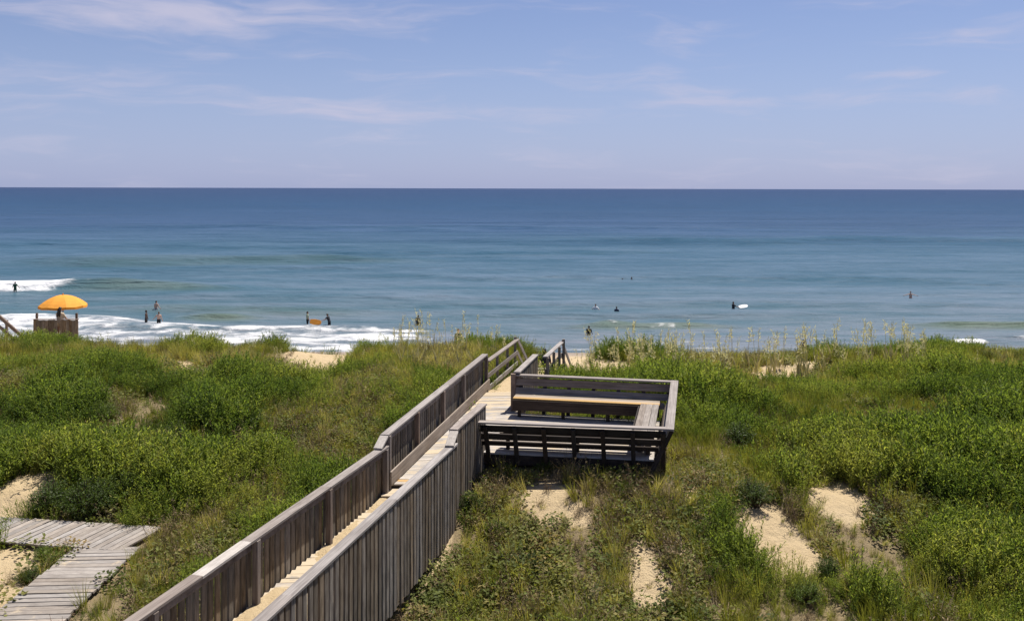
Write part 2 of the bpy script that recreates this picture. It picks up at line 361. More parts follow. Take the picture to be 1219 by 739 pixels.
sy = [66.0]
while sy[-1] < 60000: sy.append(sy[-1] + max(.34, (sy[-1] - 90) * .0085 if sy[-1] < 400 else sy[-1] * .035))
sy = np.array(sy); su = np.linspace(-1, 1, 420); su = np.sign(su) * (np.abs(su) * .55 + np.abs(su) ** 3 * .45)
SY, SU = np.meshgrid(sy, su, indexing='ij'); SX = SU * (SY * 1.35 + 40)
SZ = np.zeros_like(SX); FO = np.zeros_like(SX); SI = np.zeros_like(SX)
wob = (fbm(SX / 22, SY / 30, 61) - .5)
def px2X(px, Y): return (px - 609.5) / F * Y
def ridge(py, x0, x1, amp, wid, soft=10, slant=0.0, foam=None, fam=.6, painted_front=0.0):
    """a swell or breaker: crest seen at photo row py between photo columns x0..x1"""
    global SZ, FO, SI
    Y0 = CAMZ * F / (py - HOR); X0, X1 = px2X(x0, Y0), px2X(x1, Y0)
    yc = Y0 + wob * wid * 2.5 + slant * (SX - (X0 + X1) / 2)
    d = SY - yc; k = sstep(SX, X0 - soft, X0 + soft) * (1 - sstep(SX, X1 - soft, X1 + soft))
    prof = np.exp(-(np.where(d < 0, d / (wid * .65), d / (wid * 1.3))) ** 2)
    SZ = SZ + amp * prof * k; SI = np.maximum(SI, painted_front * k * np.exp(-((d + wid * .4) / (wid * .9)) ** 2))
    if foam:
        f0, f1 = px2X(foam[0], Y0), px2X(foam[1], Y0); s = max(.6, min(6, (f1 - f0) * .22))
        fk = sstep(SX, f0 - s, f0 + s) * (1 - sstep(SX, f1 - s, f1 + s))
        FO = np.maximum(FO, fk * fam * np.exp(-np.abs((d + wid * .35) / (wid * 1.15)) ** 3))
ridge(345, -700, 150, .95, 3.0, 8, 0.0, (-900, 103), .66)
ridge(346, 90, 250, .75, 2.6, 6, .03, painted_front=.35)
ridge(312, 60, 470, 1.15, 7, 16, painted_front=.2); ridge(302, 330, 760, .7, 7, 20)
ridge(371, 150, 420, .45, 2.4, 6, painted_front=.2); ridge(378.5, 228, 306, .45, 1.6, 3, painted_front=.55)
ridge(384, -500, 130, .35, 1.8, 4, 0, (-700, 120), .55)
ridge(391, 90, 500, .32, 1.8, 4, .01, (80, 480), .50)
ridge(389, 690, 860, .42, 1.0, 3, .012, (766, 808), .47, painted_front=.45); ridge(388.5, 708, 746, .25, .7, 1.5, 0, (716, 742), .46)
ridge(386, 1095, 1300, .42, 1.6, 4, 0, painted_front=.6); ridge(406, 1120, 1190, .25, .8, 2, 0, (1131, 1178), .78); ridge(401, 1180, 1400, .25, .9, 2, 0, (1197, 1500), .72)
ridge(376, 560, 1000, .4, 2.4, 12); ridge(362, 560, 1250, .45, 3, 20, .02); ridge(355, 200, 620, .35, 3, 14); ridge(332, 480, 1300, .6, 5, 30, -.02); ridge(322, 150, 600, .5, 5, 20, .03); ridge(296, -400, 500, .9, 10, 40); ridge(286, 620, 1600, 1.0, 11, 40, .05); ridge(272, 100, 900, .9, 14, 60)
for k in range(26):
    Y0 = 95 * (1.16 ** k); ln = Y0 * .5
    ph = vn(SX / ln + k * 5.1, SY * 0 + k, 71)
    SZ = SZ + .10 * np.exp(-((SY - Y0 - (ph - .5) * Y0 * .1) / (Y0 * .022)) ** 2) * (.4 + ph) * (Y0 < 2500)
# wash over the flat sand: thick on the left, thin lacework elsewhere
lft = 1 - sstep(SX, px2X(470, 78), px2X(590, 78))
up_ = np.interp(SX, [px2X(0, 88), px2X(120, 88), px2X(235, 84), px2X(480, 83)], [93, 91, 85.5, 83.5])
wash = sstep(SY, 66, 69) * (1 - sstep(SY, up_ - 1.5, up_ + 1.5))
FO = np.maximum(FO, lft * wash * (.49 + .32 * (fbm(SX / 6, SY / 1.6, 81) - .35)))
FO = np.maximum(FO, lft * .62 * np.exp(-((SY - (73.2 + wob * 3)) / .9) ** 2))
FO = np.maximum(FO, lft * .60 * np.exp(-((SY - up_ - wob * 2 + 1.2) / 1.5) ** 2))
FO = np.maximum(FO, (1 - lft) * .44 * np.exp(-((SY - (73.4 + wob * 4)) / 1.2) ** 2))
FO = np.maximum(FO, .50 * sstep(SX, px2X(640, 77), px2X(740, 77)) * (1 - sstep(SX, px2X(820, 77), px2X(850, 77))) * np.exp(-((SY - 76.5) / 2.2) ** 2))
for qx, qy in ((174, 387), (186, 370), (189, 388), (366, 388.5), (392, 390.5), (497.5, 388.5), (709, 371), (734, 374.5), (701, 399), (878, 368), (1084, 355)):      # water churned up round the bathers
    q = at(qx, qy, z=0); FO = np.maximum(FO, .47 * np.exp(-(((SX - q.x) / 1.3) ** 2 + ((SY - q.y) / .8) ** 2)))
SZ = SZ + (fbm(SX / 3.0, SY / 2.0, 91) - .5) * .16 * sstep(SY, 72, 80) * (1 - sstep(SY, 160, 260))
tag(link('sea', grid_mesh('sea', SX, SY, SZ, {'foam': FO, 'painted_front': SI}, M_SEA)), kind='structure')

# ------------------------------------------------------------------ boardwalk
bw = empty('boardwalk', Vector((-1.6, 16.5, FL)), 'long weathered timber boardwalk with solid board railings crossing the dune to the beach', 'boardwalk')
def lerp(a, b, k): return a + (b - a) * k
def seg_planks(l0, l1, r0, r1, zf, mat, n=None, sy=.15, wd=.138):
    n = n or int(abs(l1.y - l0.y) / sy)
    for i in range(n):
        k = (i + .5) / n; a = lerp(l0, l1, k); b = lerp(r0, r1, k)
        mm = mat if not callable(mat) else mat(k)
        beam('plank', (a.x, a.y, zf - .02), (b.x, b.y, zf - .02), wd, .04, mm, bw, bw, jit=.005)
def wall(p0, p1, ztop, zfloor, side, capmat, posts, base=None, gap=.042, wd=.108, kick=False, skirt=1.62, wallmat=W_WALL):
    """railing of upright boards under a flat cap; side = +1 when the outside lies to the right"""
    d = (p1 - p0); L = d.length; d.normalize(); out_ = Vector((d.y, -d.x, 0)) * side
    zt = ztop - .04
    A = lambda k, off, z: Vector(((p0 + d * k + out_ * off).x, (p0 + d * k + out_ * off).y, z))
    rail = beams_mesh('railing', [(A(0, .0, zt - .09), A(L, 0, zt - .09), .04, .09, (0, 0, 1)), (A(0, 0, zfloor - .07), A(L, 0, zfloor - .07), .04, .09, (0, 0, 1))], W_POST, bw, bw)
    n = int(L / (wd + gap))
    for i in range(n):
        k = (i + .5) * L / n; q = A(k, .033, 0)
        lo = max(float(H(q.x + out_.x * .3, q.y + out_.y * .3)) - .08, zt - skirt - random.uniform(0, .05)) if base is None else base
        beam('wall_board', A(k + random.uniform(-.006, .006), .040 + random.uniform(-.004, .007), lo), A(k, .040, zt - .01), wd * random.uniform(.93, 1.0), .034, wallmat, rail, bw, up=out_, jit=.0055)
    for k in posts:
        q = A(k, -.05, 0)
        beam('post', A(k, -.065, min(float(H(q.x, q.y)) - .3, zfloor - .3)), A(k, -.065, zt - .003), .09, .09, W_POST, rail, bw, up=out_)
    if kick: 
        m_ = .5 * L
        for a, b in ((0, m_ - .005), (m_ + .005, L)):
            beam('kick_board', A(a, -.135, zfloor + .15), A(b, -.135, zfloor + .15), .26, .036, W_BENCH, rail, bw, up=out_)
    # cap in lengths
    cuts = capmat
    for (a, b, mt) in cuts:
        beam('cap_rail', A(a + .003, -.01, ztop - .018), A(b - .003, -.01, ztop - .018), .165, .04, mt, rail, bw, jit=.003)
    return rail
Ll = (lowL[1] - lowL[0]).length; Lr = (lowR[1] - lowR[0]).length
kk = abs((at(292, 644, z=ZL) - lowL[0]).length); k2 = abs((at(232, 684, z=ZL) - lowL[0]).length)
wall(lowL[0], lowL[1], ZL, FL, +1, [(0, 2.4, W_CAP), (2.4, kk, W_CAP), (kk, k2, W_CAPL), (k2, Ll, W_CAP)], [.1, 2.4, 4.6, 6.8, 9.0])
wall(lowR[0], lowR[1], ZL, FL, -1, [(0, 3.2, W_CAP), (3.2, 6.6, W_CAP), (6.6, Lr, W_CAP)], [.1, 2.4, 4.6, 6.8, 9.0])
Lh = (hiL[1] - hiL[0]).length; Lq = (hiR[1] - hiR[0]).length
wall(hiL[0], hiL[1], ZH, FH, -1, [(0, Lh * .52, W_CAP), (Lh * .52, Lh, W_CAP)], [.08, 1.9, 3.9, 5.8, Lh - .08], kick=True, skirt=1.3)
wall(hiR[0], hiR[1], ZH, FH, +1, [(0, Lq, W_CAP)], [.1, Lq - .1])
Lf = (farR[1] - farR[0]).length
wall(farR[0] + (farR[1] - farR[0]).normalized() * .16, farR[1], ZH, FH, +1, [(0, Lf - .16, W_CAP)], [.3, Lf - .3], skirt=1.2)
# little sloping caps where the railing steps up, and their closing boards
for lo, hi in ((lowL, hiL), (lowR, hiR)):
    a = lo[0] + (lo[1] - lo[0]).normalized() * .32 + Vector((0, 0, .024)); b = hi[0] + Vector((0, 0, .0))
    beam('sloping_cap', a, Vector((lo[0].x + (hi[0].x - lo[0].x) * .6, max(lo[0].y, hi[0].y - .05), ZH - .03)), .165, .04, W_CAPL, bw, bw)
    beam('end_post', Vector((hi[0].x, hi[0].y + .03, FL - 1.0)), Vector((hi[0].x, hi[0].y + .03, ZH - .046)), .1, .1, W_POST, bw, bw, up=(0, 1, 0))
# floors
seg_planks(lowL[1], lowL[0], lowR[1], lowR[0], FL, lambda k: W_DECKS if random.random() < .9 else W_DECK)
stepY = (hiL[0].y + hiR[0].y) / 2
uw_ = (hiL[1] - hiL[0]).normalized()
aL, aR = hiL[0], hiR[0] - Vector((0, 0, 0))
aR = Vector((hiR[0].x, hiR[0].y, 0)); bL = hiL[1]; bR = ext(hiR[0], hiR[1], 25.2)
seg_planks(Vector((aL.x, aL.y + .2, 0)), ext(hiL[0], hiL[1], 24.8), ext(hiR[0], hiR[1], aR.y + .2), ext(hiR[0], hiR[1], 24.9), FH, lambda k: W_DECKS if random.random() < .15 + .75 * max(0, k - .75) * 4 else W_DECK)
# two low steps
for i, (yy, zt) in enumerate(((stepY - .45, (FL + FH) / 2), (stepY - .02, FH))):
    pl, pr = ext(*lowL, yy), ext(*lowR, yy)
    beam('step_riser', (pl.x + .05, pl.y, zt - .075), (pr.x - .05, pr.y, zt - .075), .09, .034, W_DARK, bw, bw, up=(0, 1, 0))
    for j in range(3):
        dy = .03 + j * .145
        beam('step_tread', (pl.x + .04 + .24 * dy, pl.y + dy, zt - .01), (pr.x - .04 + .24 * dy, pr.y + dy, zt - .01), .138, .034, W_DECKS if i == 0 else W_GOLD if j == 1 else W_DECK, bw, bw, jit=.003)
beams_mesh('joist', [(Vector((ext(*lowL, y0).x * (1 - s) + ext(*lowR, y0).x * s, y0, FL - .16)), Vector((ext(*lowL, y1).x * (1 - s) + ext(*lowR, y1).x * s, y1, FL - .16)), .04, .2, (0, 0, 1)) for s in (.08, .5, .92) for y0, y1 in ((7.1, 16.2),)] +
           [(Vector((ext(*hiL, y0).x * (1 - s) + ext(*hiR, y0).x * s, y0, FH - .16)), Vector((ext(*hiL, y1).x * (1 - s) + ext(*hiR, y1).x * s, y1, FH - .16)), .04, .2, (0, 0, 1)) for s in (.08, .5, .92) for y0, y1 in ((17.2, 24.7),)], W_DARK, bw, bw)

# blown sand lying on the lower floor below the steps
dx_, dy_ = np.meshgrid(np.linspace(0, 1, 24), np.linspace(11.0, stepY - .5, 90))
al = lowL[0].x + (lowL[1].x - lowL[0].x) * (dy_ - lowL[0].y) / (lowL[1].y - lowL[0].y) + .04; ar = lowR[0].x + (lowR[1].x - lowR[0].x) * (dy_ - lowR[0].y) / (lowR[1].y - lowR[0].y) - .04
DXX = al + (ar - al) * dx_; DZZ = FL - .02 + .075 * (fbm(DXX / .5, dy_ / .9, 15) - .30) + .02 * np.abs(dx_ - .5) + .05 * sstep(dy_, stepY - 1.2, stepY - .5)
tag(link('sand_drift', grid_mesh('sand_drift', DXX, dy_, DZZ, {'litter': np.zeros_like(DXX)}, M_SAND)), kind='stuff')
# open ramp railings leading down to the beach, and the stair beyond
def open_rail(p0, p1, drop, label, side, tail=None):
    r = empty('ramp_railing', Vector((p0.x, p0.y, p0.z - 1.0)), label, 'railing', 'open railings beside the sand ramp')
    d = p1 - p0; dn = d.normalized(); s = Vector((dn.y, -dn.x, 0)).normalized() * side
    beam('top_rail', p0, p1, .14, .04, W_CAP, r, r)
    for z in (.42, .78): beam('mid_rail' if z < .7 else 'sill_board', p0 - Vector((0, 0, z)), p1 - Vector((0, 0, z)), .035, .13, W_BENCH, r, r)
    for k in (.02, .36, .70, .985):
        q = p0 + d * k
        beam('post', Vector((q.x, q.y, float(H(q.x, q.y)) - .4)) + s * .062, Vector((q.x, q.y, q.z + (.10 if k > .9 else -.023))) + s * .062, .085, .085, W_BENCH, r, r, up=(0, 1, 0))
    e = p1 + Vector((.42, 1.75, -1.15)); 
    beam('stair_rail', p1 + Vector((0, .03, .0)), e, .035, .13, W_CAP, r, r)
    beam('stair_rail', p1 + Vector((0, .03, -.45)), e - Vector((0, 0, .45)), .035, .12, W_BENCH, r, r)
    beam('post', Vector((e.x, e.y, e.z - 1.3)) + s * .062, Vector((e.x, e.y, e.z + .05)) + s * .062, .085, .085, W_POST, r, r, up=(0, 1, 0))
open_rail(rampL[0], rampL[1], 0, 'weathered open railing left of the sand ramp at the seaward boardwalk end', -1)
open_rail(rampR[0], rampR[1], 0, 'grey open railing on the right of the sand ramp behind the bench deck', +1)
st = empty('beach_stair', Vector((.9, 30.6, 5.6)), 'wooden stair dropping from the dune crest to the beach between two railings', 'stairs')
for i in range(12):
    y = 30.3 + i * .30; z = 6.98 - i * .17; x0, x1 = walkx(y) - .62, walkx(y) + .62
    beam('tread', (x0, y, z), (x1, y, z), .27, .04, W_DECK, st, st, jit=.003)
beams_mesh('stringer', [(Vector((walkx(30.2) + s, 30.2, 6.86)), Vector((walkx(33.8) + s, 33.8, 4.83)), .04, .24, (0, 0, 1)) for s in (-.58, .58)], W_POST, st, st)

# ------------------------------------------------------------------ bench deck
FZ = FH
dk = empty('bench_deck', Q(.5, .5, FZ - .5), 'square timber lookout deck with flared slatted bench backs beside the boardwalk', 'deck')
ins_n, ins_f, ins_r, ins_l = .085, .075, .085, .0     # floor inset under the flared backs
def Fq(s, t, z): return Q(ins_l + s * (1 - ins_l - ins_r), ins_n + t * (1 - ins_n - ins_f), z)
npl = 25
for i in range(npl):
    tt = (i + .5) / npl
    beam('plank', Fq(.0, tt, FZ - .022), Fq(1, tt, FZ - .022), .138, .038, W_DECK, dk, dk, jit=.004)
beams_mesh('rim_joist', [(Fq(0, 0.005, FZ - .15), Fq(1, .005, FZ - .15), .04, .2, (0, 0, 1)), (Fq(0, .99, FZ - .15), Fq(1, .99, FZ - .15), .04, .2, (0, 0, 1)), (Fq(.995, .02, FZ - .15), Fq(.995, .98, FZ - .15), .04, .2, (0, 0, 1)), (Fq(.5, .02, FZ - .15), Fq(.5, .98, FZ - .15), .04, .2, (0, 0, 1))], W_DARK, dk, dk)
for s, tt in ((.06, .05), (.5, .05), (.94, .05), (.06, .95), (.5, .95), (.94, .95), (.94, .5)):
    q = Fq(s, tt, 0); beam('post', (q.x, q.y, float(H(q.x, q.y)) - .4), (q.x, q.y, FZ - .26), .14, .14, W_DARK, dk, dk, up=(0, 1, 0))
def back(P, n, slatmat, supmat, slats, m0, m1, nrm_sign):
    """flared bench back; P(k, h): k along the side, h = 0 at the floor .. 1 under the cap; m0, m1 mitred ends"""
    nrm = (P(1, 1) - P(0, 1)).cross(P(.5, 1) - P(.5, 0)).normalized() * nrm_sign      # points outwards
    ax = (P(1, 1) - P(0, 1)).normalized()
    beam('cap_rail', P(0, 1) - ax * (.09 if m0 else .05) + Vector((0, 0, .02)), P(1, 1) + ax * (.08 if m1 else .05) + Vector((0, 0, .02 + m0 * .003)), .18, .04, W_CAP, dk, dk)
    for i in range(n):
        k = .035 + .93 * i / (n - 1); lo = -.30
        beam('back_support', P(k, lo) + nrm * .062, P(k, .96) + nrm * .062, .088, .088, supmat, dk, dk, up=nrm, jit=.002)
    for h, wd in slats:
        e0 = m0 * (1 - h); e1 = m1 * (1 - h)
        beam('back_slat', P(e0 + .004, h), P(1 - e1 - .004, h), wd, .036, slatmat, dk, dk, up=nrm, jit=.003)
Zf = FZ
def zh(h, t): return Zf + (ZN * (1 - t) + ZF_ * t - .04 - Zf) * h
PN = lambda k, h: Q(k, ins_n * (1 - h), zh(h, 0))
PR = lambda k, h: Q(1 - ins_r * (1 - h), k, zh(h, k))
PF = lambda k, h: Q(.012 + k * .988, 1 - ins_f * (1 - h), zh(h, 1))
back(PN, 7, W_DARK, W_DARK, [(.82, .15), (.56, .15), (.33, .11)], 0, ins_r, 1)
back(PR, 7, W_BENCH, W_DARK, [(.84, .15), (.61, .15), (.39, .13)], ins_n, ins_f, 1)
back(PF, 7, W_BENCH, W_DARK, [(.84, .18), (.60, .16), (.37, .15)], 0, ins_r, -1)
# U of seats
def seat(a0, a1, inn, label, mats):
    """a0->a1 outer edge on the floor, inn = unit vector inwards"""
    b = beams_mesh('bench', [(a0 + inn * .40 + Vector((0, 0, .385)), a1 + inn * .40 + Vector((0, 0, .385)), .036, .085, (0, 0, 1)), (a0 + inn * .06 + Vector((0, 0, .36)), a1 + inn * .06 + Vector((0, 0, .36)), .036, .09, (0, 0, 1))], W_DARK, dk, dk)
    b['label'] = label
    beam('fascia_board', a0 + inn * .475 + Vector((0, 0, .31)), a1 + inn * .475 + Vector((0, 0, .31)), .24, .032, W_DARK, b, dk, up=inn)
    for j, mt in enumerate(mats):
        q = inn * (.075 + j * .145) + Vector((0, 0, .452))
        beam('seat_board', a0 + q, a1 + q, .139, .038, mt, b, dk, jit=.003)
    L = (a1 - a0).length; n = max(2, int(L / 1.1))
    for i in range(n + 1):
        k = .04 + .92 * i / n; q = a0 + (a1 - a0) * k
        beam('bench_leg', q + inn * .33 + Vector((0, 0, .0)), q + inn * .33 + Vector((0, 0, .34)), .085, .085, W_DARK, b, dk, up=(0, 1, 0))
vN = (Fq(0, 1, 0) - Fq(0, 0, 0)).normalized(); vF = -(Fq(.5, 1, 0) - Fq(.5, 0, 0)).normalized(); vR = -(Fq(1, .5, 0) - Fq(0, .5, 0)).normalized()
kR = .45 / (Fq(1, .5, 0) - Fq(0, .5, 0)).length; kF = .46 / (Fq(1, .5, 0) - Fq(1, 1, 0)).length * .5
seat(Fq(.03, 1, Zf), Fq(1, 1, Zf), vF, 'far bench with a fresh yellow seat board', [W_BENCH, W_GOLD, W_GOLD])
seat(Fq(1, .125, Zf), Fq(1, .88, Zf), vR, 'grey bench on the right side', [W_BENCH] * 3)
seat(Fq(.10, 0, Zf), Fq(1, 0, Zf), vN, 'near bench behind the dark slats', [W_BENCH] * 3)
cp = Q(-.006, 1.0, 0)
beam('corner_post', (cp.x, cp.y - .1, FZ), (cp.x, cp.y - .1, ZH - .045), .12, .12, W_POST, dk, dk, up=(0, 1, 0))
ap = PN(-.012, 0) + Vector((0, .04, 0)); beam('corner_post', (ap.x, ap.y, float(H(ap.x, ap.y)) - .3), (ap.x, ap.y, ZN - .24), .1, .1, W_DARK, dk, dk, up=(0, 1, 0))

# ------------------------------------------------------------------ low plank paths on the left
def path(label, cen, n, d, across, wd):
    r = empty('plank_path', Vector(cen), label, 'plank path', None)
    for i in range(n):
        q = Vector(cen) + Vector(d) * (i * .150); a = Vector(across) * (wd / 2) * random.uniform(.97, 1.03)
        beam('plank', q - a, q + a, .132, .036, W_PATH, r, r, jit=.006)
    e = Vector(cen) + Vector(d) * (n * .150)
    beams_mesh('sleeper', [(Vector(cen) + Vector(across) * s - Vector((0, 0, .07)), e + Vector(across) * s - Vector((0, 0, .07)), .08, .09, (0, 0, 1)) for s in (-wd * .38, wd * .38)], W_POST, r, r)
pz = 6.30
d1 = Vector((-.988, .155, 0)); path('grey plank path running left across the bottom left corner below the shrubs', at(166, 641, z=pz), 92, d1, Vector((.30, .95, 0)).normalized(), 1.2)
path('grey plank path running towards the house from the corner of the other path', Vector((at(126, 653, z=pz).x, at(126, 653, z=pz).y, pz - .004)), 56, Vector((.0, -1, 0)), Vector((1, .06, 0)).normalized(), 1.22)

# ------------------------------------------------------------------ vegetation
def leafmat(name, cols, transl=.35):
    m, t, p, o = newmat(name)
    a = N(t, 'ShaderNodeAttribute', attribute_name='tint', attribute_type='INSTANCER'); oi = N(t, 'ShaderNodeObjectInfo')
    geo = N(t, 'ShaderNodeNewGeometry')
    k = math_n(t, 'ADD', a.outputs['Fac'], math_n(t, 'MULTIPLY', math_n(t, 'SUBTRACT', noise(t, geo.outputs['Position'], 7, 2), .5), .5), clamp=True)
    rp = N(t, 'ShaderNodeValToRGB'); t.links.new(k, rp.inputs[0]); els = rp.color_ramp.elements
    while len(els) < len(cols): els.new(.5)
    for i, c in enumerate(cols): els[i].position = i / (len(cols) - 1); els[i].color = (*c, 1)
    ri = math_n(t, 'MULTIPLY_ADD', geo.outputs['Random Per Island'], .6, .70)
    c = mixc(t, 1.0, rp.outputs[0], (1, 1, 1), 'MULTIPLY'); hs = N(t, 'ShaderNodeHueSaturation'); t.links.new(c, hs.inputs['Color']); t.links.new(ri, hs.inputs['Value'])
    t.links.new(hs.outputs[0], p.inputs['Base Color']); p.inputs['Roughness'].default_value = .6; p.inputs['Specular IOR Level'].default_value = .14
    tr = N(t, 'ShaderNodeBsdfTranslucent'); t.links.new(mixc(t, 1.0, hs.outputs[0], (1.5, 1.5, .8), 'MULTIPLY'), tr.inputs[0])
    mx = N(t, 'ShaderNodeMixShader'); mx.inputs[0].default_value = transl
    t.links.new(p.outputs[0], mx.inputs[1]); t.links.new(tr.outputs[0], mx.inputs[2]); t.links.new(mx.outputs[0], o.inputs[0])
    return m
M_LEAF = leafmat('shrub leaf', [(.043, .072, .017), (.093, .140, .026), (.165, .205, .040), (.26, .268, .068)], .5)
M_GRASS = leafmat('beach grass', [(.12, .132, .022), (.21, .21, .042), (.34, .305, .095), (.47, .40, .20)], .45)
M_DRY = leafmat('dry stems', [(.085, .060, .038), (.16, .115, .07), (.25, .19, .11), (.34, .27, .17)], .15)
M_VINE = leafmat('creeper leaf', [(.055, .07, .018), (.115, .135, .030), (.18, .175, .05), (.24, .17, .075)], .4)
M_OAT = leafmat('sea oat straw', [(.55, .50, .36), (.64, .58, .44), (.72, .66, .52)], .4)

def leaf(V, Fc, base, d, up, L, Wd, droop=.0):
    d = d.normalized(); s = d.cross(up)
    if s.length < 1e-3: s = Vector((1, 0, 0))
    s.normalize(); n = s.cross(d); b = len(V)
    V += [base, base + d * L * .45 + s * Wd / 2 + n * L * .05, base + d * L - n * droop * L, base + d * L * .45 - s * Wd / 2 + n * L * .05]
    Fc += [(b, b + 1, b + 2), (b, b + 2, b + 3)]
def stem(V, Fc, pts, w0, w1):
    b = len(V); n = len(pts)
    for i, q in enumerate(pts):
        r = w0 + (w1 - w0) * i / (n - 1)
        for k in range(3): V.append(q + Vector((math.cos(k * 2.1) * r, math.sin(k * 2.1) * r, 0)))
    for i in range(n - 1):
        for k in range(3):
            Fc.append((b + i * 3 + k, b + i * 3 + (k + 1) % 3, b + i * 3 + 3 + (k + 1) % 3, b + i * 3 + 3 + k))
U = random.uniform
def sprig_mesh(ns=11, h=.5, nl=24, L=.052, Wd=.013, spread=.20):
    V, Fc = [], []
    for _ in range(ns):
        a = U(0, 6.28); r = U(0, .12); lean = U(.1, 1) * spread; hh = h * U(.65, 1.1)
        b = Vector((math.cos(a) * r, math.sin(a) * r, -.05)); tp = b + Vector((math.cos(a) * lean, math.sin(a) * lean, hh))
        stem(V, Fc, [b, (b + tp) / 2 + Vector((U(-.02, .02), U(-.02, .02), .03)), tp], .004, .002)
        for j in range(nl):
            k = .15 + .85 * (j + U(0, 1)) / nl; q = b.lerp(tp, k) + Vector((U(-.015, .015), U(-.015, .015), 0)); a2 = j * 2.4 + U(-.5, .5); e = U(.15, 1.0) + k * .35
            d = Vector((math.cos(a2) * math.cos(e), math.sin(a2) * math.cos(e), math.sin(e)))
            leaf(V, Fc, q, d, Vector((U(-.3, .3), U(-.3, .3), 1)), L * U(.7, 1.25), Wd * U(.8, 1.2), U(0, .15))
    return V, Fc
def tuft_mesh(nb=46, h=.62, wd=.009, spread=.3):
    V, Fc = [], []
    for _ in range(nb):
        a = U(0, 6.28); r = U(0, .10); L = h * U(.55, 1.15); lean = U(.05, 1) * spread * L * 1.6; s = Vector((-math.sin(a + 1), math.cos(a + 1), 0)) * wd
        b = Vector((math.cos(a) * r, math.sin(a) * r, -.04)); dr = Vector((math.cos(a), math.sin(a), 0)); i0 = len(V)
        for k in (0, .4, .75, 1):
            q = b + dr * lean * k ** 2 + Vector((0, 0, L * (k - .28 * k ** 3 * lean / L * 1.6)))
            if k < 1: V += [q - s * (1 - k * .6) / 2, q + s * (1 - k * .6) / 2]
            else: V.append(q)
        Fc += [(i0, i0 + 1, i0 + 3, i0 + 2), (i0 + 2, i0 + 3, i0 + 5, i0 + 4), (i0 + 4, i0 + 5, i0 + 6)]
    return V, Fc
def twig_mesh(n=22, h=.4):
    V, Fc = [], []
    for _ in range(n):
        a = U(0, 6.28); r = U(0, .2); b = Vector((math.cos(a) * r, math.sin(a) * r, -.03)); tp = b + Vector((U(-.25, .25), U(-.25, .25), h * U(.25, 1)))
        mid = (b + tp) / 2 + Vector((U(-.05, .05), U(-.05, .05), .03)); stem(V, Fc, [b, mid, tp], .005, .0025)
        for _ in range(3): leaf(V, Fc, mid.lerp(tp, U(0, 1)), Vector((U(-1, 1), U(-1, 1), U(-.3, .8))), Vector((0, 0, 1)), U(.04, .08), U(.008, .02), .2)
    return V, Fc
def vine_mesh(n=95, R_=.28, h=.26):
    V, Fc = [], []
    for _ in range(n):
        a = U(0, 6.28); r = R_ * math.sqrt(U(0, 1)); q = Vector((math.cos(a) * r, math.sin(a) * r, h * U(.05, 1) * (1 - .5 * (r / R_) ** 2)))
        leaf(V, Fc, q, Vector((U(-1, 1), U(-1, 1), U(-.25, .6))), Vector((U(-.4, .4), U(-.4, .4), 1)), U(.04, .075), U(.03, .05), .1)
    return V, Fc
def protos(name, fns, mat):
    col_ = bpy.data.collections.new(name)
    for i, (v, f) in enumerate(fns):
        ob = bpy.data.objects.new('%s_%02d' % (name, i), mesh(name, v, f, mat)); col_.objects.link(ob)
    return col_
P_SHRUB = protos('shrub sprig', [sprig_mesh() for _ in range(4)] + [sprig_mesh(12, .42, 24, .042, .012, .3) for _ in range(2)], M_LEAF)
P_GRASS = protos('grass tuft', [tuft_mesh() for _ in range(3)] + [tuft_mesh(34, .5, .009, .55) for _ in range(2)], M_GRASS)
P_DRY = protos('dry twigs', [twig_mesh() for _ in range(2)] + [twig_mesh(34, .62), tuft_mesh(30, .5, .010, .7)], M_DRY)
P_VINE = protos('creeper', [vine_mesh() for _ in range(3)], M_VINE)
def scatter(name, pts, rot, scl, tint_, col_, n):
    me = bpy.data.meshes.new(name); me.vertices.add(len(pts)); me.vertices.foreach_set('co', pts.astype(np.float32).ravel())
    a = me.attributes.new('rot', 'FLOAT_VECTOR', 'POINT'); a.data.foreach_set('vector', rot.astype(np.float32).ravel())
    a = me.attributes.new('scl', 'FLOAT_VECTOR', 'POINT'); a.data.foreach_set('vector', scl.astype(np.float32).ravel())
    a = me.attributes.new('tint', 'FLOAT', 'POINT'); a.data.foreach_set('value', tint_.astype(np.float32))
    a = me.attributes.new('pick', 'INT', 'POINT'); a.data.foreach_set('value', rng.integers(0, n, len(pts)).astype(np.int32))
    ob = link(name, me); tag(ob, kind='stuff')
    g = bpy.data.node_groups.new(name, 'GeometryNodeTree')
    g.interface.new_socket('Geometry', in_out='INPUT', socket_type='NodeSocketGeometry'); g.interface.new_socket('Geometry', in_out='OUTPUT', socket_type='NodeSocketGeometry')
    gi = g.nodes.new('NodeGroupInput'); go = g.nodes.new('NodeGroupOutput'); ip = g.nodes.new('GeometryNodeInstanceOnPoints')
    ci = g.nodes.new('GeometryNodeCollectionInfo'); ci.inputs[0].default_value = col_; ci.inputs[1].default_value = True; ci.inputs[2].default_value = True
    def na(nm, ty):
        q = g.nodes.new('GeometryNodeInputNamedAttribute'); q.data_type = ty; q.inputs[0].default_value = nm; return [s for s in q.outputs if s.enabled][0]
    g.links.new(gi.outputs[0], ip.inputs['Points']); g.links.new(ci.outputs[0], ip.inputs['Instance']); ip.inputs['Pick Instance'].default_value = True
    g.links.new(na('pick', 'INT'), ip.inputs['Instance Index'])
    er = g.nodes.new('FunctionNodeEulerToRotation'); g.links.new(na('rot', 'FLOAT_VECTOR'), er.inputs[0]); g.links.new(er.outputs[0], ip.inputs['Rotation'])
    g.links.new(na('scl', 'FLOAT_VECTOR'), ip.inputs['Scale']); g.links.new(ip.outputs[0], go.inputs[0])
    md = ob.modifiers.new('scatter', 'NODES'); md.node_group = g
    return ob
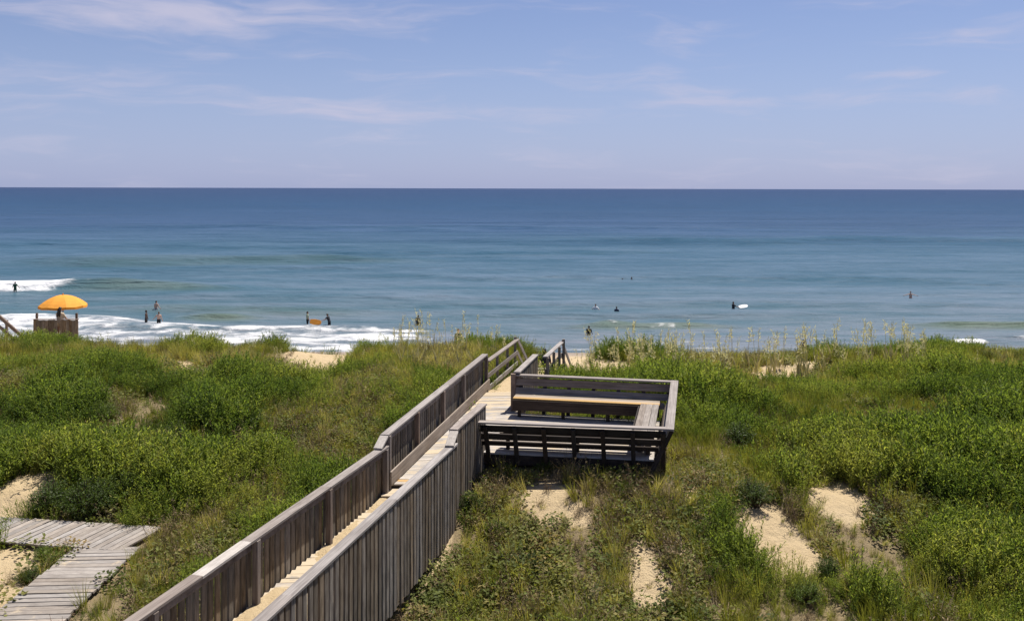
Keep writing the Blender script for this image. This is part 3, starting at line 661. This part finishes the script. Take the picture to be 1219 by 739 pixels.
deckpoly = [Q(0, 0, 0), Q(1, 0, 0), Q(1, 1, 0), Q(0, 1, 0)]
def in_deck(x, y, mrg=0.0):
    r = np.ones_like(x, bool)
    for i in range(4):
        a, b = deckpoly[i], deckpoly[(i + 1) % 4]; e = (b - a).normalized()
        r &= ((e.x * (y - a.y) - e.y * (x - a.x)) > -mrg)
    return r
def on_path(x, y, mrg=.0):
    o1 = at(166, 641, z=pz); u = (x - o1.x) * d1.x + (y - o1.y) * d1.y; v = (x - o1.x) * d1.y - (y - o1.y) * d1.x
    a = (u > -.2 - mrg) & (u < 14) & (np.abs(v) < .58 + mrg)
    cx = at(126, 653, z=pz).x; b = (np.abs(x - cx) < .6 + mrg) & (y < at(126, 653, z=pz).y + .1)
    return a | b
def points(step, seed):
    r = np.random.default_rng(seed); yy = np.arange(10.5, 37, step); X, Y = np.meshgrid(np.arange(-28, 28, step), yy)
    x = X.ravel() + r.uniform(-.5, .5, X.size) * step; y = Y.ravel() + r.uniform(-.5, .5, X.size) * step
    k = np.abs(x) < .60 * y + 3.5
    k &= (np.abs(x - walkx(y)) > .80) | (y > 35)
    x, y = x[k], y[k]; k = ~in_deck(x, y, -.12) & ~on_path(x, y, .04)
    return x[k], y[k], r
def mound(x, y): return fbm(x / 1.9 + .3 * y, y / 1.7, 51)
def put(name, x, y, r, scale, tint_, col_, n, tilt=.15, wide=1.0):
    pts = np.stack([x, y, H(x, y) - .02], 1)
    rot = np.stack([r.normal(0, tilt, len(x)), r.normal(0, tilt, len(x)), r.uniform(0, 6.28, len(x))], 1)
    scl = np.stack([scale * wide, scale * wide, scale], 1)
    return scatter(name, pts, rot, scl, np.clip(tint_, 0, 1), col_, n)
def front(x, y):
    r = np.zeros_like(x)
    for dy in (.35, .8, 1.25, 1.7):
        for e in SANDS: r = np.maximum(r, e(x - .0, y + dy))
    return 1 - .48 * sstep(r, .25, .6)
# gaps between the bands of shrubs: dark creases that run diagonally over the left slope
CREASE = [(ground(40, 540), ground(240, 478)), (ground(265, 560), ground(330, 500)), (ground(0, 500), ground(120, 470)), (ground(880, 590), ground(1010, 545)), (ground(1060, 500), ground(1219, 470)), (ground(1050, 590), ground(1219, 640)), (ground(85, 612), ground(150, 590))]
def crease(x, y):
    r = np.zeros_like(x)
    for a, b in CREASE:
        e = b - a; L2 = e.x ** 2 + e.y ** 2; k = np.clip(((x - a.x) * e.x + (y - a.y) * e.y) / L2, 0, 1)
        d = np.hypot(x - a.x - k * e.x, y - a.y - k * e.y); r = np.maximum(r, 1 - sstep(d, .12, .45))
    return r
x, y, r = points(.17, 101)
sf, df, gf = fields(x, y); mo = mound(x, y); cr = crease(x, y)
right = sstep(x - walkx(y), 2, 5); crest = np.exp(-((y - 31.5) / 2.3) ** 2)
dens = (1 - sf) * (1 - .72 * df) * np.clip((mo - .30) * 5.5, .10, 1) * (1 - .93 * cr) * (1 - .45 * crest * (1 - gf))
k = r.uniform(0, 1, len(x)) < dens
sc = (.50 + 1.25 * sstep(mo, .3, .72)) * r.uniform(.75, 1.25, len(x)) * (1 - .3 * crest) * (.9 + .35 * gf) * (1 - .38 * df) * front(x, y)
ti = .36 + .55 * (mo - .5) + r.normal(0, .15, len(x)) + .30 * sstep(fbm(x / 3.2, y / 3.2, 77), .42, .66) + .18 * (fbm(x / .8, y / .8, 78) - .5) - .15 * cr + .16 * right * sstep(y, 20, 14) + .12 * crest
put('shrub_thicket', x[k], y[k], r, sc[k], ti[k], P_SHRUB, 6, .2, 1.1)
x, y, r = points(.19, 102)
sf, df, gf = fields(x, y); mo = mound(x, y); crest = np.exp(-((y - 31.0) / 3.0) ** 2); right = sstep(x - walkx(y), 2, 5)
dens = (1 - .84 * sf) * (.28 + .6 * df + .60 * crest + .40 * right) * (.35 + 1.1 * fbm(x / 1.3, y / 1.3, 91))
k = (r.uniform(0, 1, len(x)) < dens) & ((np.abs(x - walkx(y)) > .95))
ti = .28 + .28 * df + .22 * crest + .25 * (fbm(x / 2.5, y / 2.5, 111) - .5) + r.normal(0, .17, len(x)) - .12 * gf
put('beach_grass', x[k], y[k], r, (r.uniform(.55, 1.1, len(x)) * (1 + .12 * crest - .15 * df) * front(x, y))[k], ti[k], P_GRASS, 5, .22)
x, y, r = points(.21, 103)
sf, df, gf = fields(x, y)
dens = (1 - .88 * sf) * (.24 + .55 * df) * (.2 + 1.2 * fbm(x / 1.1, y / 1.1, 95)); k = r.uniform(0, 1, len(x)) < dens
put('dry_undergrowth', x[k], y[k], r, r.uniform(.5, 1.15, k.sum()) * front(x[k], y[k]), r.uniform(.15, 1, k.sum()), P_DRY, 4, .3)
x, y, r = points(.20, 104)
sf, df, gf = fields(x, y)
dens = (1 - .97 * sf) * (.10 + .85 * df) * np.clip((fbm(x / 1.4, y / 1.4, 97) - .26) * 3.8, 0, 1); k = r.uniform(0, 1, len(x)) < dens
put('creeper', x[k], y[k], r, r.uniform(.7, 1.5, k.sum()), np.clip(r.normal(.42, .25, k.sum()), 0, 1), P_VINE, 3, .2)

# shrubs that stand out one by one
def bush_meshes(n_st, rad, h, L, Wd):
    V, Fc, SV, SF = [], [], [], []
    for _ in range(n_st):
        a = U(0, 6.28); rr = rad * math.sqrt(U(0, 1)); hh = h * (1 - .55 * (rr / rad) ** 2) * U(.7, 1.12)
        b = Vector((math.cos(a) * rr * .3, math.sin(a) * rr * .3, -.05)); tp = Vector((math.cos(a) * rr, math.sin(a) * rr, hh))
        mid = b.lerp(tp, .5) + Vector((0, 0, .08)); stem(SV, SF, [b, mid, tp], .010, .003)
        for j in range(20):
            k = .35 + .65 * (j + U(0, 1)) / 20; q = (b.lerp(mid, k * 2) if k < .5 else mid.lerp(tp, k * 2 - 1)) + Vector((U(-.05, .05), U(-.05, .05), U(-.03, .03)))
            a2 = U(0, 6.28); e = U(-.1, 1.2); leaf(V, Fc, q, Vector((math.cos(a2) * math.cos(e), math.sin(a2) * math.cos(e), math.sin(e))), Vector((U(-.3, .3), U(-.3, .3), 1)), L * U(.7, 1.3), Wd * U(.8, 1.2), .1)
    return (V, Fc), (SV, SF)
bv = []
for i in range(3):
    (v, f), (v2, f2) = bush_meshes(150, .55 + .1 * i, .8, .062, .019); bv.append((mesh('foliage', v, f, None), mesh('stems', v2, f2, M_DRY)))
def bushmat(name, c1, c2):
    m, t, p, o = newmat(name); geo = N(t, 'ShaderNodeNewGeometry')
    c = mixc(t, geo.outputs['Random Per Island'], c1, c2); t.links.new(c, p.inputs['Base Color']); p.inputs['Roughness'].default_value = .5; p.inputs['Specular IOR Level'].default_value = .3
    tr = N(t, 'ShaderNodeBsdfTranslucent'); t.links.new(mixc(t, 1.0, c, (1.15, 1.25, .6), 'MULTIPLY'), tr.inputs[0]); mx = N(t, 'ShaderNodeMixShader'); mx.inputs[0].default_value = .38
    t.links.new(p.outputs[0], mx.inputs[1]); t.links.new(tr.outputs[0], mx.inputs[2]); t.links.new(mx.outputs[0], o.inputs[0]); return m
M_B = {'dark': bushmat('dark bush leaf', (.036, .060, .012), (.090, .132, .020)), 'green': bushmat('green bush leaf', (.066, .105, .016), (.145, .195, .026)), 'yel': bushmat('yellow green bush leaf', (.105, .13, .018), (.23, .24, .04))}
def bush(px, py, sc, kind, label, v=0, group=None):
    g = ground(px, py); r = empty('shrub', g - Vector((0, 0, .03)), label, 'shrub', group, U(0, 6))
    r.scale = (sc, sc, sc * U(.85, 1.1)); me = BM.get((v, kind))
    if not me:
        me = bv[v][0].copy(); me.materials.clear(); me.materials.append(M_B[kind]); BM[(v, kind)] = me
    link('foliage', me, r); link('stems', bv[v][1], r)
bush(62, 612, 1.0, 'dark', 'dark green rounded shrub just behind the left plank path, beside the sand patch', 0)
bush(108, 616, .95, 'dark', 'dark green shrub with a deep shaded hollow, overhanging the plank path', 1)
bush(150, 600, .9, 'green', 'green shrub behind the right end of the left plank path', 2)
bush(50, 668, .36, 'green', 'low green shrub on the sand inside the corner of the plank paths', 0)
bush(34, 694, .38, 'dark', 'small dark leafy clump on the sand at the bottom left edge', 1)
bush(285, 628, .5, 'dark', 'small dark green clump beside the left railing of the boardwalk', 2)
bush(895, 600, .75, 'dark', 'dark shrub between the two right hand sand patches', 1)
bush(880, 535, .9, 'dark', 'dark green shrub on the slope right of the bench deck', 0)
bush(800, 450, .95, 'green', 'bright green shrub just right of the far corner of the bench deck', 2)
bush(845, 458, .8, 'green', 'bright green shrub on the slope beside the dry sandy crest', 0)
bush(770, 448, .7, 'green', 'bright green shrub touching the far right corner of the bench deck', 1)
for i, (px, py) in enumerate(((1000, 432), (1040, 430), (1085, 430), (1130, 432), (1175, 433), (1215, 434))):
    bush(px, py, .72, 'yel', '%s from the left in the row of yellow green shrubs on the right crest' % ('first', 'second', 'third', 'fourth', 'fifth', 'sixth')[i], i % 3, 'shrubs along the right dune crest')
for i, (px, py) in enumerate(((600, 570), (650, 562), (700, 575), (745, 590))):
    bush(px, py, .42, 'green', 'low olive shrub under the dark front of the bench deck, %s from the left' % ('first', 'second', 'third', 'fourth')[i], i % 3, 'shrubs in front of the bench deck')
for i, (px, py) in enumerate(((590, 640), (560, 610), (860, 690), (985, 690), (960, 720))):
    bush(px, py, .5, 'dark' if i % 2 else 'green', ('dark olive shrub on the slope between the boardwalk and the sand patch', 'small dark shrub beside the foot of the right boardwalk wall', 'green shrub below the long right hand sand patch', 'dark green shrub low on the right below the sand patches', 'green shrub at the bottom edge right of centre')[i], i % 3)
for i, (px, py) in enumerate(((210, 530), (300, 520), (120, 500), (350, 470), (40, 500), (250, 580))):
    bush(px, py, .75, 'green', ('green shrub in the middle of the left slope', 'tall green shrub with a dark gap behind the boardwalk railing', 'green shrub on the upper left slope', 'green shrub below the dip in the left crest', 'green shrub at the left edge of the thicket', 'green shrub above the dry grass beside the boardwalk')[i], i % 3)

# sea oats along the crest
def oat_mesh(n):
    V, Fc = [], []
    for _ in range(n):
        a = U(0, 6.28); b = Vector((U(-.12, .12), U(-.12, .12), 0)); L = U(.85, 1.35); d = Vector((math.cos(a), math.sin(a), 0)); ln = U(.03, .14)
        pts = [b + d * ln * k ** 2 + Vector((0, 0, L * k)) for k in (0, .35, .7, 1)]; stem(V, Fc, pts, .0065, .004)
        for j in range(14):
            k = j / 14; q = pts[-1] + d * (.07 * k * k) + Vector((0, 0, -.26 * (1 - k) + .03 * k))
            leaf(V, Fc, q, Vector((U(-.4, .4), U(-.4, .4), U(-.2, 1))), Vector((U(-1, 1), U(-1, 1), .2)), U(.06, .11), .017 * (1.2 - k * .6), .1)
    for _ in range(3):
        a = U(0, 6.28); d = Vector((math.cos(a), math.sin(a), U(4, 9))); leaf(V, Fc, Vector((0, 0, 0)), d, Vector((0, 0, 1)), U(.35, .6), .006, .1)
    return V, Fc
om = [mesh('sea_oats', *oat_mesh(n), M_OAT) for n in (1, 1, 2, 2, 3)]
OAT_N = [0]
def oats(n, x0, x1, y0, y1, where, smin=.7, smax=1.1):
    """clumps of sea oats; where = list of (right limit in photo pixels, place words)"""
    for i in range(n):
        px = U(x0, x1); py = U(y0, y1); Y = U(29.5, 33.0); p0 = at(px, py, Y); g = Vector((p0.x, p0.y, float(H(p0.x, p0.y)) - .03))
        if abs(p0.x - walkx(p0.y)) < .95: continue
        v = i % 5; o_ = link('sea_oats', om[v]); o_.location = g; o_.rotation_euler = (0, 0, U(0, 6.28)); s = U(smin, smax); o_.scale = (s, s, s)
        k = (s - smin) / (smax - smin); size = 'short' if k < .33 else 'middling' if k < .67 else 'tall'
        cnt = ('single stalk', 'lone stalk', 'pair', 'leafy pair', 'trio')[v]
        place = [t for lim, t in where if px <= lim][0]
        tag(o_, '%s %s of pale sea oats %s' % (size, cnt, place), 'sea oats', 'sea oats on the dune crest')
oats(32, 470, 600, 400, 410, [(520, 'on the crest by the slim bather'), (560, 'on the crest midway to the ramp'), (999, 'left of the ramp railing')], .9, 1.5)
oats(72, 630, 820, 412, 422, [(675, 'beside the right ramp railing'), (705, 'above the left deck end'), (740, 'above the middle of the deck'), (780, 'above the right deck end'), (999, 'behind the bright green shrubs')], 1.0, 1.75)
oats(72, 815, 1110, 414, 424, [(860, 'just right of the bright shrubs'), (905, 'left of the dry sandy crest'), (950, 'on the dry sandy crest'), (1000, 'right of the black clad beachgoer'), (9999, 'behind the yellow green shrub row')], 1.0, 1.7)
oats(9, 1090, 1219, 405, 415, [(1150, 'on the crest left of the foam patch'), (9999, 'at the far right crest end')], .6, .9)
oats(12, 120, 440, 402, 412, [(220, 'on the left crest below the waders'), (330, 'on the left crest beside the sand'), (9999, 'at the dip in the left crest')], .5, .8)

# ------------------------------------------------------------------ neighbour's deck, umbrella, stair rail on the far left
YD = 43.0
nd0, nd1 = at(40, 380, YD), at(93, 380, YD); fz = nd0.z - 1.02
nd = empty('beach_deck', Vector(((nd0.x + nd1.x) / 2, YD + 1.2, fz - .6)), 'small brown boarded deck under the orange umbrella at the far left', 'deck')
sk_ = (nd0.x + nd1.x) / 2 / YD * .96                 # the deck stands turned a little to the left
for i in range(16):
    yy = YD + .05 + i * .15; dx = sk_ * (yy - YD); beam('plank', (nd0.x + dx, yy, fz), (nd1.x + dx, yy, fz), .14, .04, W_DECK, nd, nd, jit=.003)
for s, yy in ((.03, .1), (.97, .1), (.03, 2.3), (.97, 2.3)):
    xx = nd0.x + (nd1.x - nd0.x) * s + sk_ * yy; beam('post', (xx, YD + yy, float(H(xx, YD + yy)) - .3), (xx, YD + yy, nd0.z - .02), .1, .1, W_POST, nd, nd, up=(0, 1, 0))
nb = 15
for i in range(nb):
    k = (i + .5) / nb
    if .50 < k < .62: continue
    beam('wall_board', (nd0.x + (nd1.x - nd0.x) * k, YD - .02, fz - .5), (nd0.x + (nd1.x - nd0.x) * k, YD - .02, nd0.z - .04), .145, .022, wood('neighbour board %d' % i, (.10, .075, .05), (.30, .23, .16)) if i < 1 else W_WALL, nd, nd, up=(0, -1, 0), jit=.006)
for a, b in ((0, .5), (.63, 1)):
    beam('cap_rail', (nd0.x + (nd1.x - nd0.x) * a, YD, nd0.z), (nd0.x + (nd1.x - nd0.x) * b, YD, nd0.z), .16, .04, W_POST, nd, nd)
for xx in (nd0.x, nd1.x):
    for z in (.3, .62): beam('side_rail', (xx + sk_ * .1, YD + .1, fz + z), (xx + sk_ * 2.3, YD + 2.3, fz + z), .035, .13, W_POST, nd, nd)
um = empty('beach_umbrella', Vector((at(75, 366, YD + 1.4).x, YD + 1.4, fz)), 'large orange beach umbrella standing on the small deck at the far left', 'umbrella')
ry = 1.10; zr = at(75, 363, YD + 1.4).z - fz; zt = zr + .50
M_OR = plain('orange canvas', (.62, .26, .030), .8, .22, 4); M_POLE = plain('umbrella pole', (.30, .24, .18), .5)
V, Fc = [], []
nseg = 6
for i in range(nseg + 1):
    k = i / nseg; rr = ry * k; z = zt - (zt - zr) * (k ** 2.0)
    for j in range(3):
        a = (j - 1) * math.pi / 8; q = rr * (1 - (.035 * k if j == 1 else 0)); sag = -.03 * k if j == 1 else 0
        V.append((q * math.cos(a), q * math.sin(a), z + sag))
for i in range(nseg):
    for j in range(2): Fc.append((i * 3 + j, i * 3 + j + 3, i * 3 + j + 4, i * 3 + j + 1))
b = len(V)     # valance
for j in range(3): v = V[nseg * 3 + j]; V.append((v[0] * 1.005, v[1] * 1.005, v[2] - .11))
for j in range(2): Fc.append((nseg * 3 + j, b + j, b + j + 1, nseg * 3 + j + 1))
pm = mesh('canopy_panel', V, Fc, M_OR)
for k in range(8):
    o_ = link('canopy_panel', pm, um); o_.rotation_euler = (0, 0, k * math.pi / 4 + .2); md = o_.modifiers.new('thickness', 'SOLIDIFY'); md.thickness = .006
beams_mesh('pole', [(um.location, um.location + Vector((0, 0, zt + .06)), .045, .045, (0, 1, 0))], M_POLE, um, um)
for k in range(8):
    a = k * math.pi / 4 + .2 + math.pi / 8; c_, s_ = math.cos(a), math.sin(a)
    beams_mesh('rib', [(um.location + Vector((.03 * c_, .03 * s_, zt - .03)), um.location + Vector((ry * .97 * c_, ry * .97 * s_, zr - .015)), .016, .016, (0, 0, 1))], M_POLE, um, um)
beams_mesh('finial', [(um.location + Vector((0, 0, zt + .0)), um.location + Vector((0, 0, zt + .07)), .05, .05, (0, 1, 0))], M_OR, um, um)
sr = empty('stair_railing', Vector((at(0, 400, 41).x, 41, 5)), 'brown sloping stair railing at the far left edge beside the umbrella deck', 'railing')
a, b = at(-45, 338, 41), at(26, 400, 41); beam('hand_rail', a, b, .1, .14, W_POST, sr, sr); beam('mid_rail', a - Vector((0, 0, .45)), b - Vector((0, 0, .45)), .04, .14, W_POST, sr, sr)
for k in (.1, .42, .73, .97):
    q = a + (b - a) * k; beam('post', (q.x, q.y + .08, float(H(q.x, q.y)) - .3), (q.x, q.y + .08, q.z + .08), .1, .1, W_POST, sr, sr, up=(0, 1, 0))

# ------------------------------------------------------------------ people
SK = {'fair': plain('fair skin', (.52, .33, .24), .5, .08), 'tan': plain('tan skin', (.36, .21, .14), .5, .08), 'dark': plain('silhouette skin', (.10, .06, .042), .5, .08)}  # the dark entry puts silhouette shade into the skin colour
CL = {k: plain(k + ' cloth', c, .8, .15) for k, c in {'black': (.018, .018, .022), 'navy': (.02, .026, .06), 'white': (.75, .74, .72), 'olive': (.12, .14, .06), 'green': (.03, .09, .05), 'orange': (.70, .28, .04), 'sage': (.33, .36, .24), 'grey': (.28, .28, .29), 'blue': (.06, .14, .30), 'tanc': (.5, .40, .28), 'red': (.4, .06, .05)}.items()}
HR = {'dark': plain('dark hair', (.015, .011, .009), .45, .3, 40), 'brown': plain('brown hair', (.06, .036, .02), .45, .3, 40), 'fair': plain('fair hair', (.34, .24, .13), .45, .3, 40)}
def capsules(lst, voxel, name, mat, sm=4):
    bm = bmesh.new()
    for a, b, ra, rb in lst:
        a, b = Vector(a), Vector(b); d = b - a; L = d.length
        if L > 1e-4:
            M = Matrix.Translation((a + b) / 2) @ d.to_track_quat('Z', 'Y').to_matrix().to_4x4()
            bmesh.ops.create_cone(bm, cap_ends=True, segments=12, radius1=ra, radius2=rb, depth=L, matrix=M)
        for q, r_ in ((a, ra), (b, rb)): bmesh.ops.create_icosphere(bm, subdivisions=2, radius=r_, matrix=Matrix.Translation(q))
    me = bpy.data.meshes.new(name); bm.to_mesh(me); bm.free()
    tmp = bpy.data.objects.new(name, me); C.objects.link(tmp)
    md = tmp.modifiers.new('r', 'REMESH'); md.mode = 'VOXEL'; md.voxel_size = voxel; md.use_smooth_shade = True
    m2 = tmp.modifiers.new('s', 'SMOOTH'); m2.iterations = sm; m2.factor = .5
    dg = bpy.context.evaluated_depsgraph_get(); res = bpy.data.meshes.new_from_object(tmp.evaluated_get(dg)); res.name = name
    bpy.data.objects.remove(tmp); bpy.data.meshes.remove(me)
    res.materials.clear(); res.materials.append(mat); return res
def person(loc, face, label, skin='tan', hair='dark', top=None, bottom='black', h=1.72, arms=((.25, .1, .2), (.25, .1, .2)), legs=((.08, .05), (-.08, .05)), long_hair=False, lean=0.0, group=None, female=False):
    """loc = point under the feet; face = heading (0 looks out to sea); arms = (out, forward, elbow), legs = (forward, knee)"""
    k = h / 1.75; root = empty('person', loc, label, 'person', group, -face); root.scale = (k, k, k)
    f = lambda x, y, z: Vector((x, y, z))
    hip = f(0, 0, .93); Rl = Matrix.Rotation(-lean, 3, 'X'); T = lambda v: hip + Rl @ (v - hip)
    sw = .17 if female else .19; body = []
    chest, belly, neck, hd = T(f(0, 0, 1.30)), T(f(0, .01, 1.10)), T(f(0, 0, 1.50)), T(f(0, .02, 1.64))
    for s in (-1, 1):
        body += [(T(f(s * .07, 0, 1.32)), T(f(s * .06, .0, 1.08)), .105, .092), (f(s * .075, 0, .95), T(f(s * .06, 0, 1.08)), .105, .092), (T(f(s * .05, 0, 1.43)), T(f(s * sw, 0, 1.42)), .075, .062)]
    body += [(neck - Rl @ f(0, 0, .08), T(f(0, .01, 1.56)), .058, .052), (T(f(0, .02, 1.60)), T(f(0, .005, 1.67)), .075, .086), (T(f(0, .055, 1.58)), T(f(0, .05, 1.62)), .045, .055),
             (T(f(0, .105, 1.63)), T(f(0, .118, 1.605)), .010, .014)]
    for s in (-1, 1): body.append((T(f(s * .085, 0, 1.64)), T(f(s * .09, -.005, 1.615)), .016, .012))
    upper, hands = [], []
    for s, (ou, fw, el) in zip((-1, 1), arms):
        sh = T(f(s * sw, 0, 1.42)); d = Vector((s * math.sin(ou), math.sin(fw) * math.cos(ou), -math.cos(ou) * math.cos(fw))).normalized()
        eb = sh + d * .30; ax = Vector((s, 0, 0)); d2 = (d + Vector((0, 1, 0)) * math.tan(min(el, 1.4)) ).normalized(); wr = eb + d2 * .25
        body += [(sh, eb, .052, .042), (eb, wr, .042, .029)]; upper.append((sh, eb))
        side = d2.cross(Vector((0, 1, 0)) if abs(d2.y) < .8 else Vector((0, 0, 1))).normalized(); pm_ = wr + d2 * .09
        body += [(wr + side * .018, pm_ + side * .024, .017, .017), (wr - side * .018, pm_ - side * .024, .017, .017), (wr, pm_, .02, .02)]
        nrm = d2.cross(side)
        for i, ln in enumerate((.062, .076, .082, .072)):
            b0 = pm_ + side * (-.03 + i * .02); m_ = b0 + d2 * ln * .5; body += [(b0, m_, .0105, .0100), (m_, m_ + (d2 + nrm * .45).normalized() * ln * .5, .0100, .0085)]
        th0 = wr + d2 * .03 - side * .03; body.append((th0, th0 + (d2 - side * .9).normalized() * .065, .013, .010))
    legp = []
    for s, (fw, kn) in zip((-1, 1), legs):
        hj = f(s * .09, 0, .91); d = Vector((s * .05, math.sin(fw), -math.cos(fw))).normalized(); kne = hj + d * .43
        d2 = Vector((s * .01, math.sin(fw - kn), -math.cos(fw - kn))).normalized(); an = kne + d2 * .41
        body += [(hj, kne, .088, .058), (kne, kne + d2 * .14 - Vector((0, .012, 0)), .056, .056), (kne + d2 * .14 - Vector((0, .012, 0)), an, .055, .036), (an - Vector((0, .03, .02)), an + Vector((0, .15, -.035)), .038, .028)]; legp.append((hj, kne))
    bo = link('body', capsules(body, .0135, 'body', SK[skin], 3), root)
    if top:
        tl = [(T(f(s * .07, 0, 1.33)), T(f(s * .065, 0, 1.0)), .118, .108) for s in (-1, 1)] + [(T(f(s * .05, 0, 1.43)), T(f(s * sw, 0, 1.415)), .086, .074) for s in (-1, 1)] + [(a, a.lerp(b, .6), .066, .060) for a, b in upper]
        link('shirt', capsules(tl, .018, 'shirt', CL[top], 3), root)
    bl = [(f(s * .075, 0, .97), f(s * .085, 0, .90), .115, .108) for s in (-1, 1)] + [(a, a.lerp(b, .22 if female else .7), .102, .085) for a, b in legp]
    link('swim_shorts' if not female else 'swimsuit_bottom', capsules(bl, .018, 'shorts', CL[bottom], 3), root)
    hl = [(T(f(0, -.015, 1.67)), T(f(0, .0, 1.70)), .092, .088), (T(f(0, -.045, 1.66)), T(f(0, -.05, 1.60)), .075, .06)]
    if long_hair: hl += [(T(f(s * .03, -.06, 1.62)), T(f(s * .06, -.11, 1.32)), .07, .045) for s in (-1, 1)]
    link('hair', capsules(hl, .016, 'hair', HR[hair], 2), root)
    eyes = bmesh.new()
    for s in (-1, 1): bmesh.ops.create_icosphere(eyes, subdivisions=1, radius=.011, matrix=Matrix.Translation(T(f(s * .034, .083, 1.645))))
    bmesh.ops.create_cube(eyes, size=1, matrix=Matrix.Translation(T(f(0, .098, 1.575))) @ Matrix.Diagonal((.04, .012, .008, 1)))
    em = bpy.data.meshes.new('face_features'); eyes.to_mesh(em); eyes.free(); em.materials.append(HR['brown']); link('face_features', em, root)
    return root
def stand(px, py_top, Y, h):
    """feet point for a person whose head top is seen at (px, py_top) at depth Y"""
    p0 = at(px, py_top, Y); return Vector((p0.x, Y, p0.z - h))
def wade(px, py_base, depth):
    p0 = at(px, py_base, z=0.0); return Vector((p0.x, p0.y, -depth))
A_dn = ((.18, .1, .15), (.18, .1, .15)); A_up = ((1.2, .1, .1), (1.2, .1, .1)); A_hold = ((.3, .5, .8), (.3, .5, .8))
person(stand(71.5, 366, YD + .35, 1.62), .2, 'long haired person standing under the orange umbrella behind the boarded rail', 'tan', 'dark', 'tanc', 'tanc', 1.62, A_hold, long_hair=True, female=True)
person(wade(18, 347.5, .45), 2.6, 'person in a dark green swim top standing in the breaking wave at far left', 'dark', 'dark', 'green', 'green', 1.70, ((.5, .3, .6), (.3, .4, .5)), lean=.15)
person(wade(174, 387, .25), 1.5, 'bather in dark silhouette wading left of the pair in the surf', 'dark', 'dark', None, 'black', 1.66, A_dn)
person(wade(186, 370, .7), .4, 'bather deeper in the water behind two waders on the left', 'fair', 'dark', None, 'grey', 1.75, ((.4, .2, .4), (.4, .2, .4)))
person(wade(189, 388, .3), -.5, 'wader in black shorts in the white foam on the left', 'fair', 'brown', None, 'black', 1.62, ((.6, .3, .6), (.3, .1, .2)))
person(wade(366, 388.5, .3), 1.1, 'wader in a sage shirt and black shorts beside the one with an orange board', 'tan', 'dark', 'sage', 'black', 1.70, ((.35, .2, .3), (.2, .1, .2)))
person(wade(392, 390.5, .3), -1.3, 'dark haired wader leaning over an orange bodyboard in the surf', 'tan', 'dark', 'black', 'black', 1.66, ((.5, .7, .6), (.5, .7, .6)), lean=.3)
person(wade(497.5, 388.5, .55), .1, 'slim bather in dark clothes seen through sea oats left of the boardwalk', 'tan', 'dark', 'black', 'black', 1.6, A_dn)
person(wade(709, 371, .95), -2.8, 'dark haired swimmer in a white shirt standing waist deep beyond the bench deck', 'fair', 'dark', 'white', 'navy', 1.75, ((.7, .2, .4), (.7, .2, .4)))
person(wade(734, 374.5, .8), .6, 'swimmer in a dark top standing waist deep right of the white shirted one', 'fair', 'dark', 'navy', 'black', 1.62, ((.5, .2, .4), (.4, .2, .4)))
person(wade(701, 399, .85), .2, 'bather in black near the shore seen above the bench deck', 'dark', 'dark', 'black', 'black', 1.68, ((.2, .4, .5), (.2, .4, .5)))
person(wade(752, 334, 1.25), 1.0, 'distant swimmer neck deep far out, right of another head', 'tan', 'dark', 'black', 'navy', 1.75, ((1.2, .1, .1), (.9, .1, .1)))
person(wade(741, 334, 1.42), .5, 'distant swimmer with only the head above water, left of another far out', 'tan', 'dark', None, 'navy', 1.75)
sf_ = wade(873, 368, .95)
person(sf_, 1.2, 'swimmer in a dark top beside a white bodyboard', 'tan', 'dark', 'black', 'black', 1.75, ((.5, .8, .5), (.7, .8, .5)))
person(wade(1084, 355, .9), -2.9, 'sunburnt swimmer with arms spread standing waist deep far right', 'fair', 'brown', None, 'red', 1.72, ((1.25, .1, .15), (1.25, .1, .15)))
person(stand(253, 401, 60, 1.72), 1.9, 'beachgoer in navy behind the left dune crest, only head and shoulders showing', 'tan', 'dark', 'navy', 'navy', 1.72)
person(stand(240.5, 402, 62, 1.55), .3, 'small beachgoer in olive beside the navy one behind the left crest', 'tan', 'dark', 'olive', 'olive', 1.55)
person(stand(545.5, 391.5, 57, 1.68), 2.6, 'fair haired beachgoer in olive behind the crest left of the ramp railing', 'fair', 'brown', 'olive', 'olive', 1.68)
person(stand(957, 404, 50, 1.70), .6, 'dark haired beachgoer in black just behind the sandy right crest', 'tan', 'dark', 'black', 'black', 1.68)
person(stand(648, 415, 36.5, 1.70), .1, 'person in navy going down the beach stair between the railings', 'tan', 'dark', 'navy', 'navy', 1.70)
def bodyboard(loc, rot, mat, label):
    V, Fc = [], []; L, Wd, n = 1.05, .54, 14
    pr = [(-L / 2, -.20), (-L / 2, .20), (-L * .1, Wd / 2), (L * .3, .24), (L * .45, .15), (L / 2, .05), (L / 2, -.05), (L * .45, -.15), (L * .3, -.24), (-L * .1, -Wd / 2)]
    for z, s in ((-.025, .96), (0, 1), (.025, .97)):
        V += [(x * s, y * s, z + .08 * max(0, x) ** 2) for x, y in pr]
    m_ = len(pr); Fc = [tuple(range(m_ - 1, -1, -1)), tuple(range(2 * m_, 3 * m_))] + [(r * m_ + i, r * m_ + (i + 1) % m_, (r + 1) * m_ + (i + 1) % m_, (r + 1) * m_ + i) for r in range(2) for i in range(m_)]
    o_ = link('bodyboard', mesh('bodyboard', V, Fc, mat)); o_.location = loc; o_.rotation_euler = rot; tag(o_, label, 'bodyboard')
bodyboard(Vector((at(886, 366, z=.25).x, sf_.y - .1, .32)), (.5, -.12, .25), CL['white'], 'white bodyboard floating beside a swimmer right of centre')
q = wade(386, 384, 0); bodyboard(Vector((at(386, 384, q.y).x, wade(392, 390.5, .3).y - .42, .62)), (1.2, .15, .1), CL['orange'], 'orange bodyboard held by a wader in the surf')
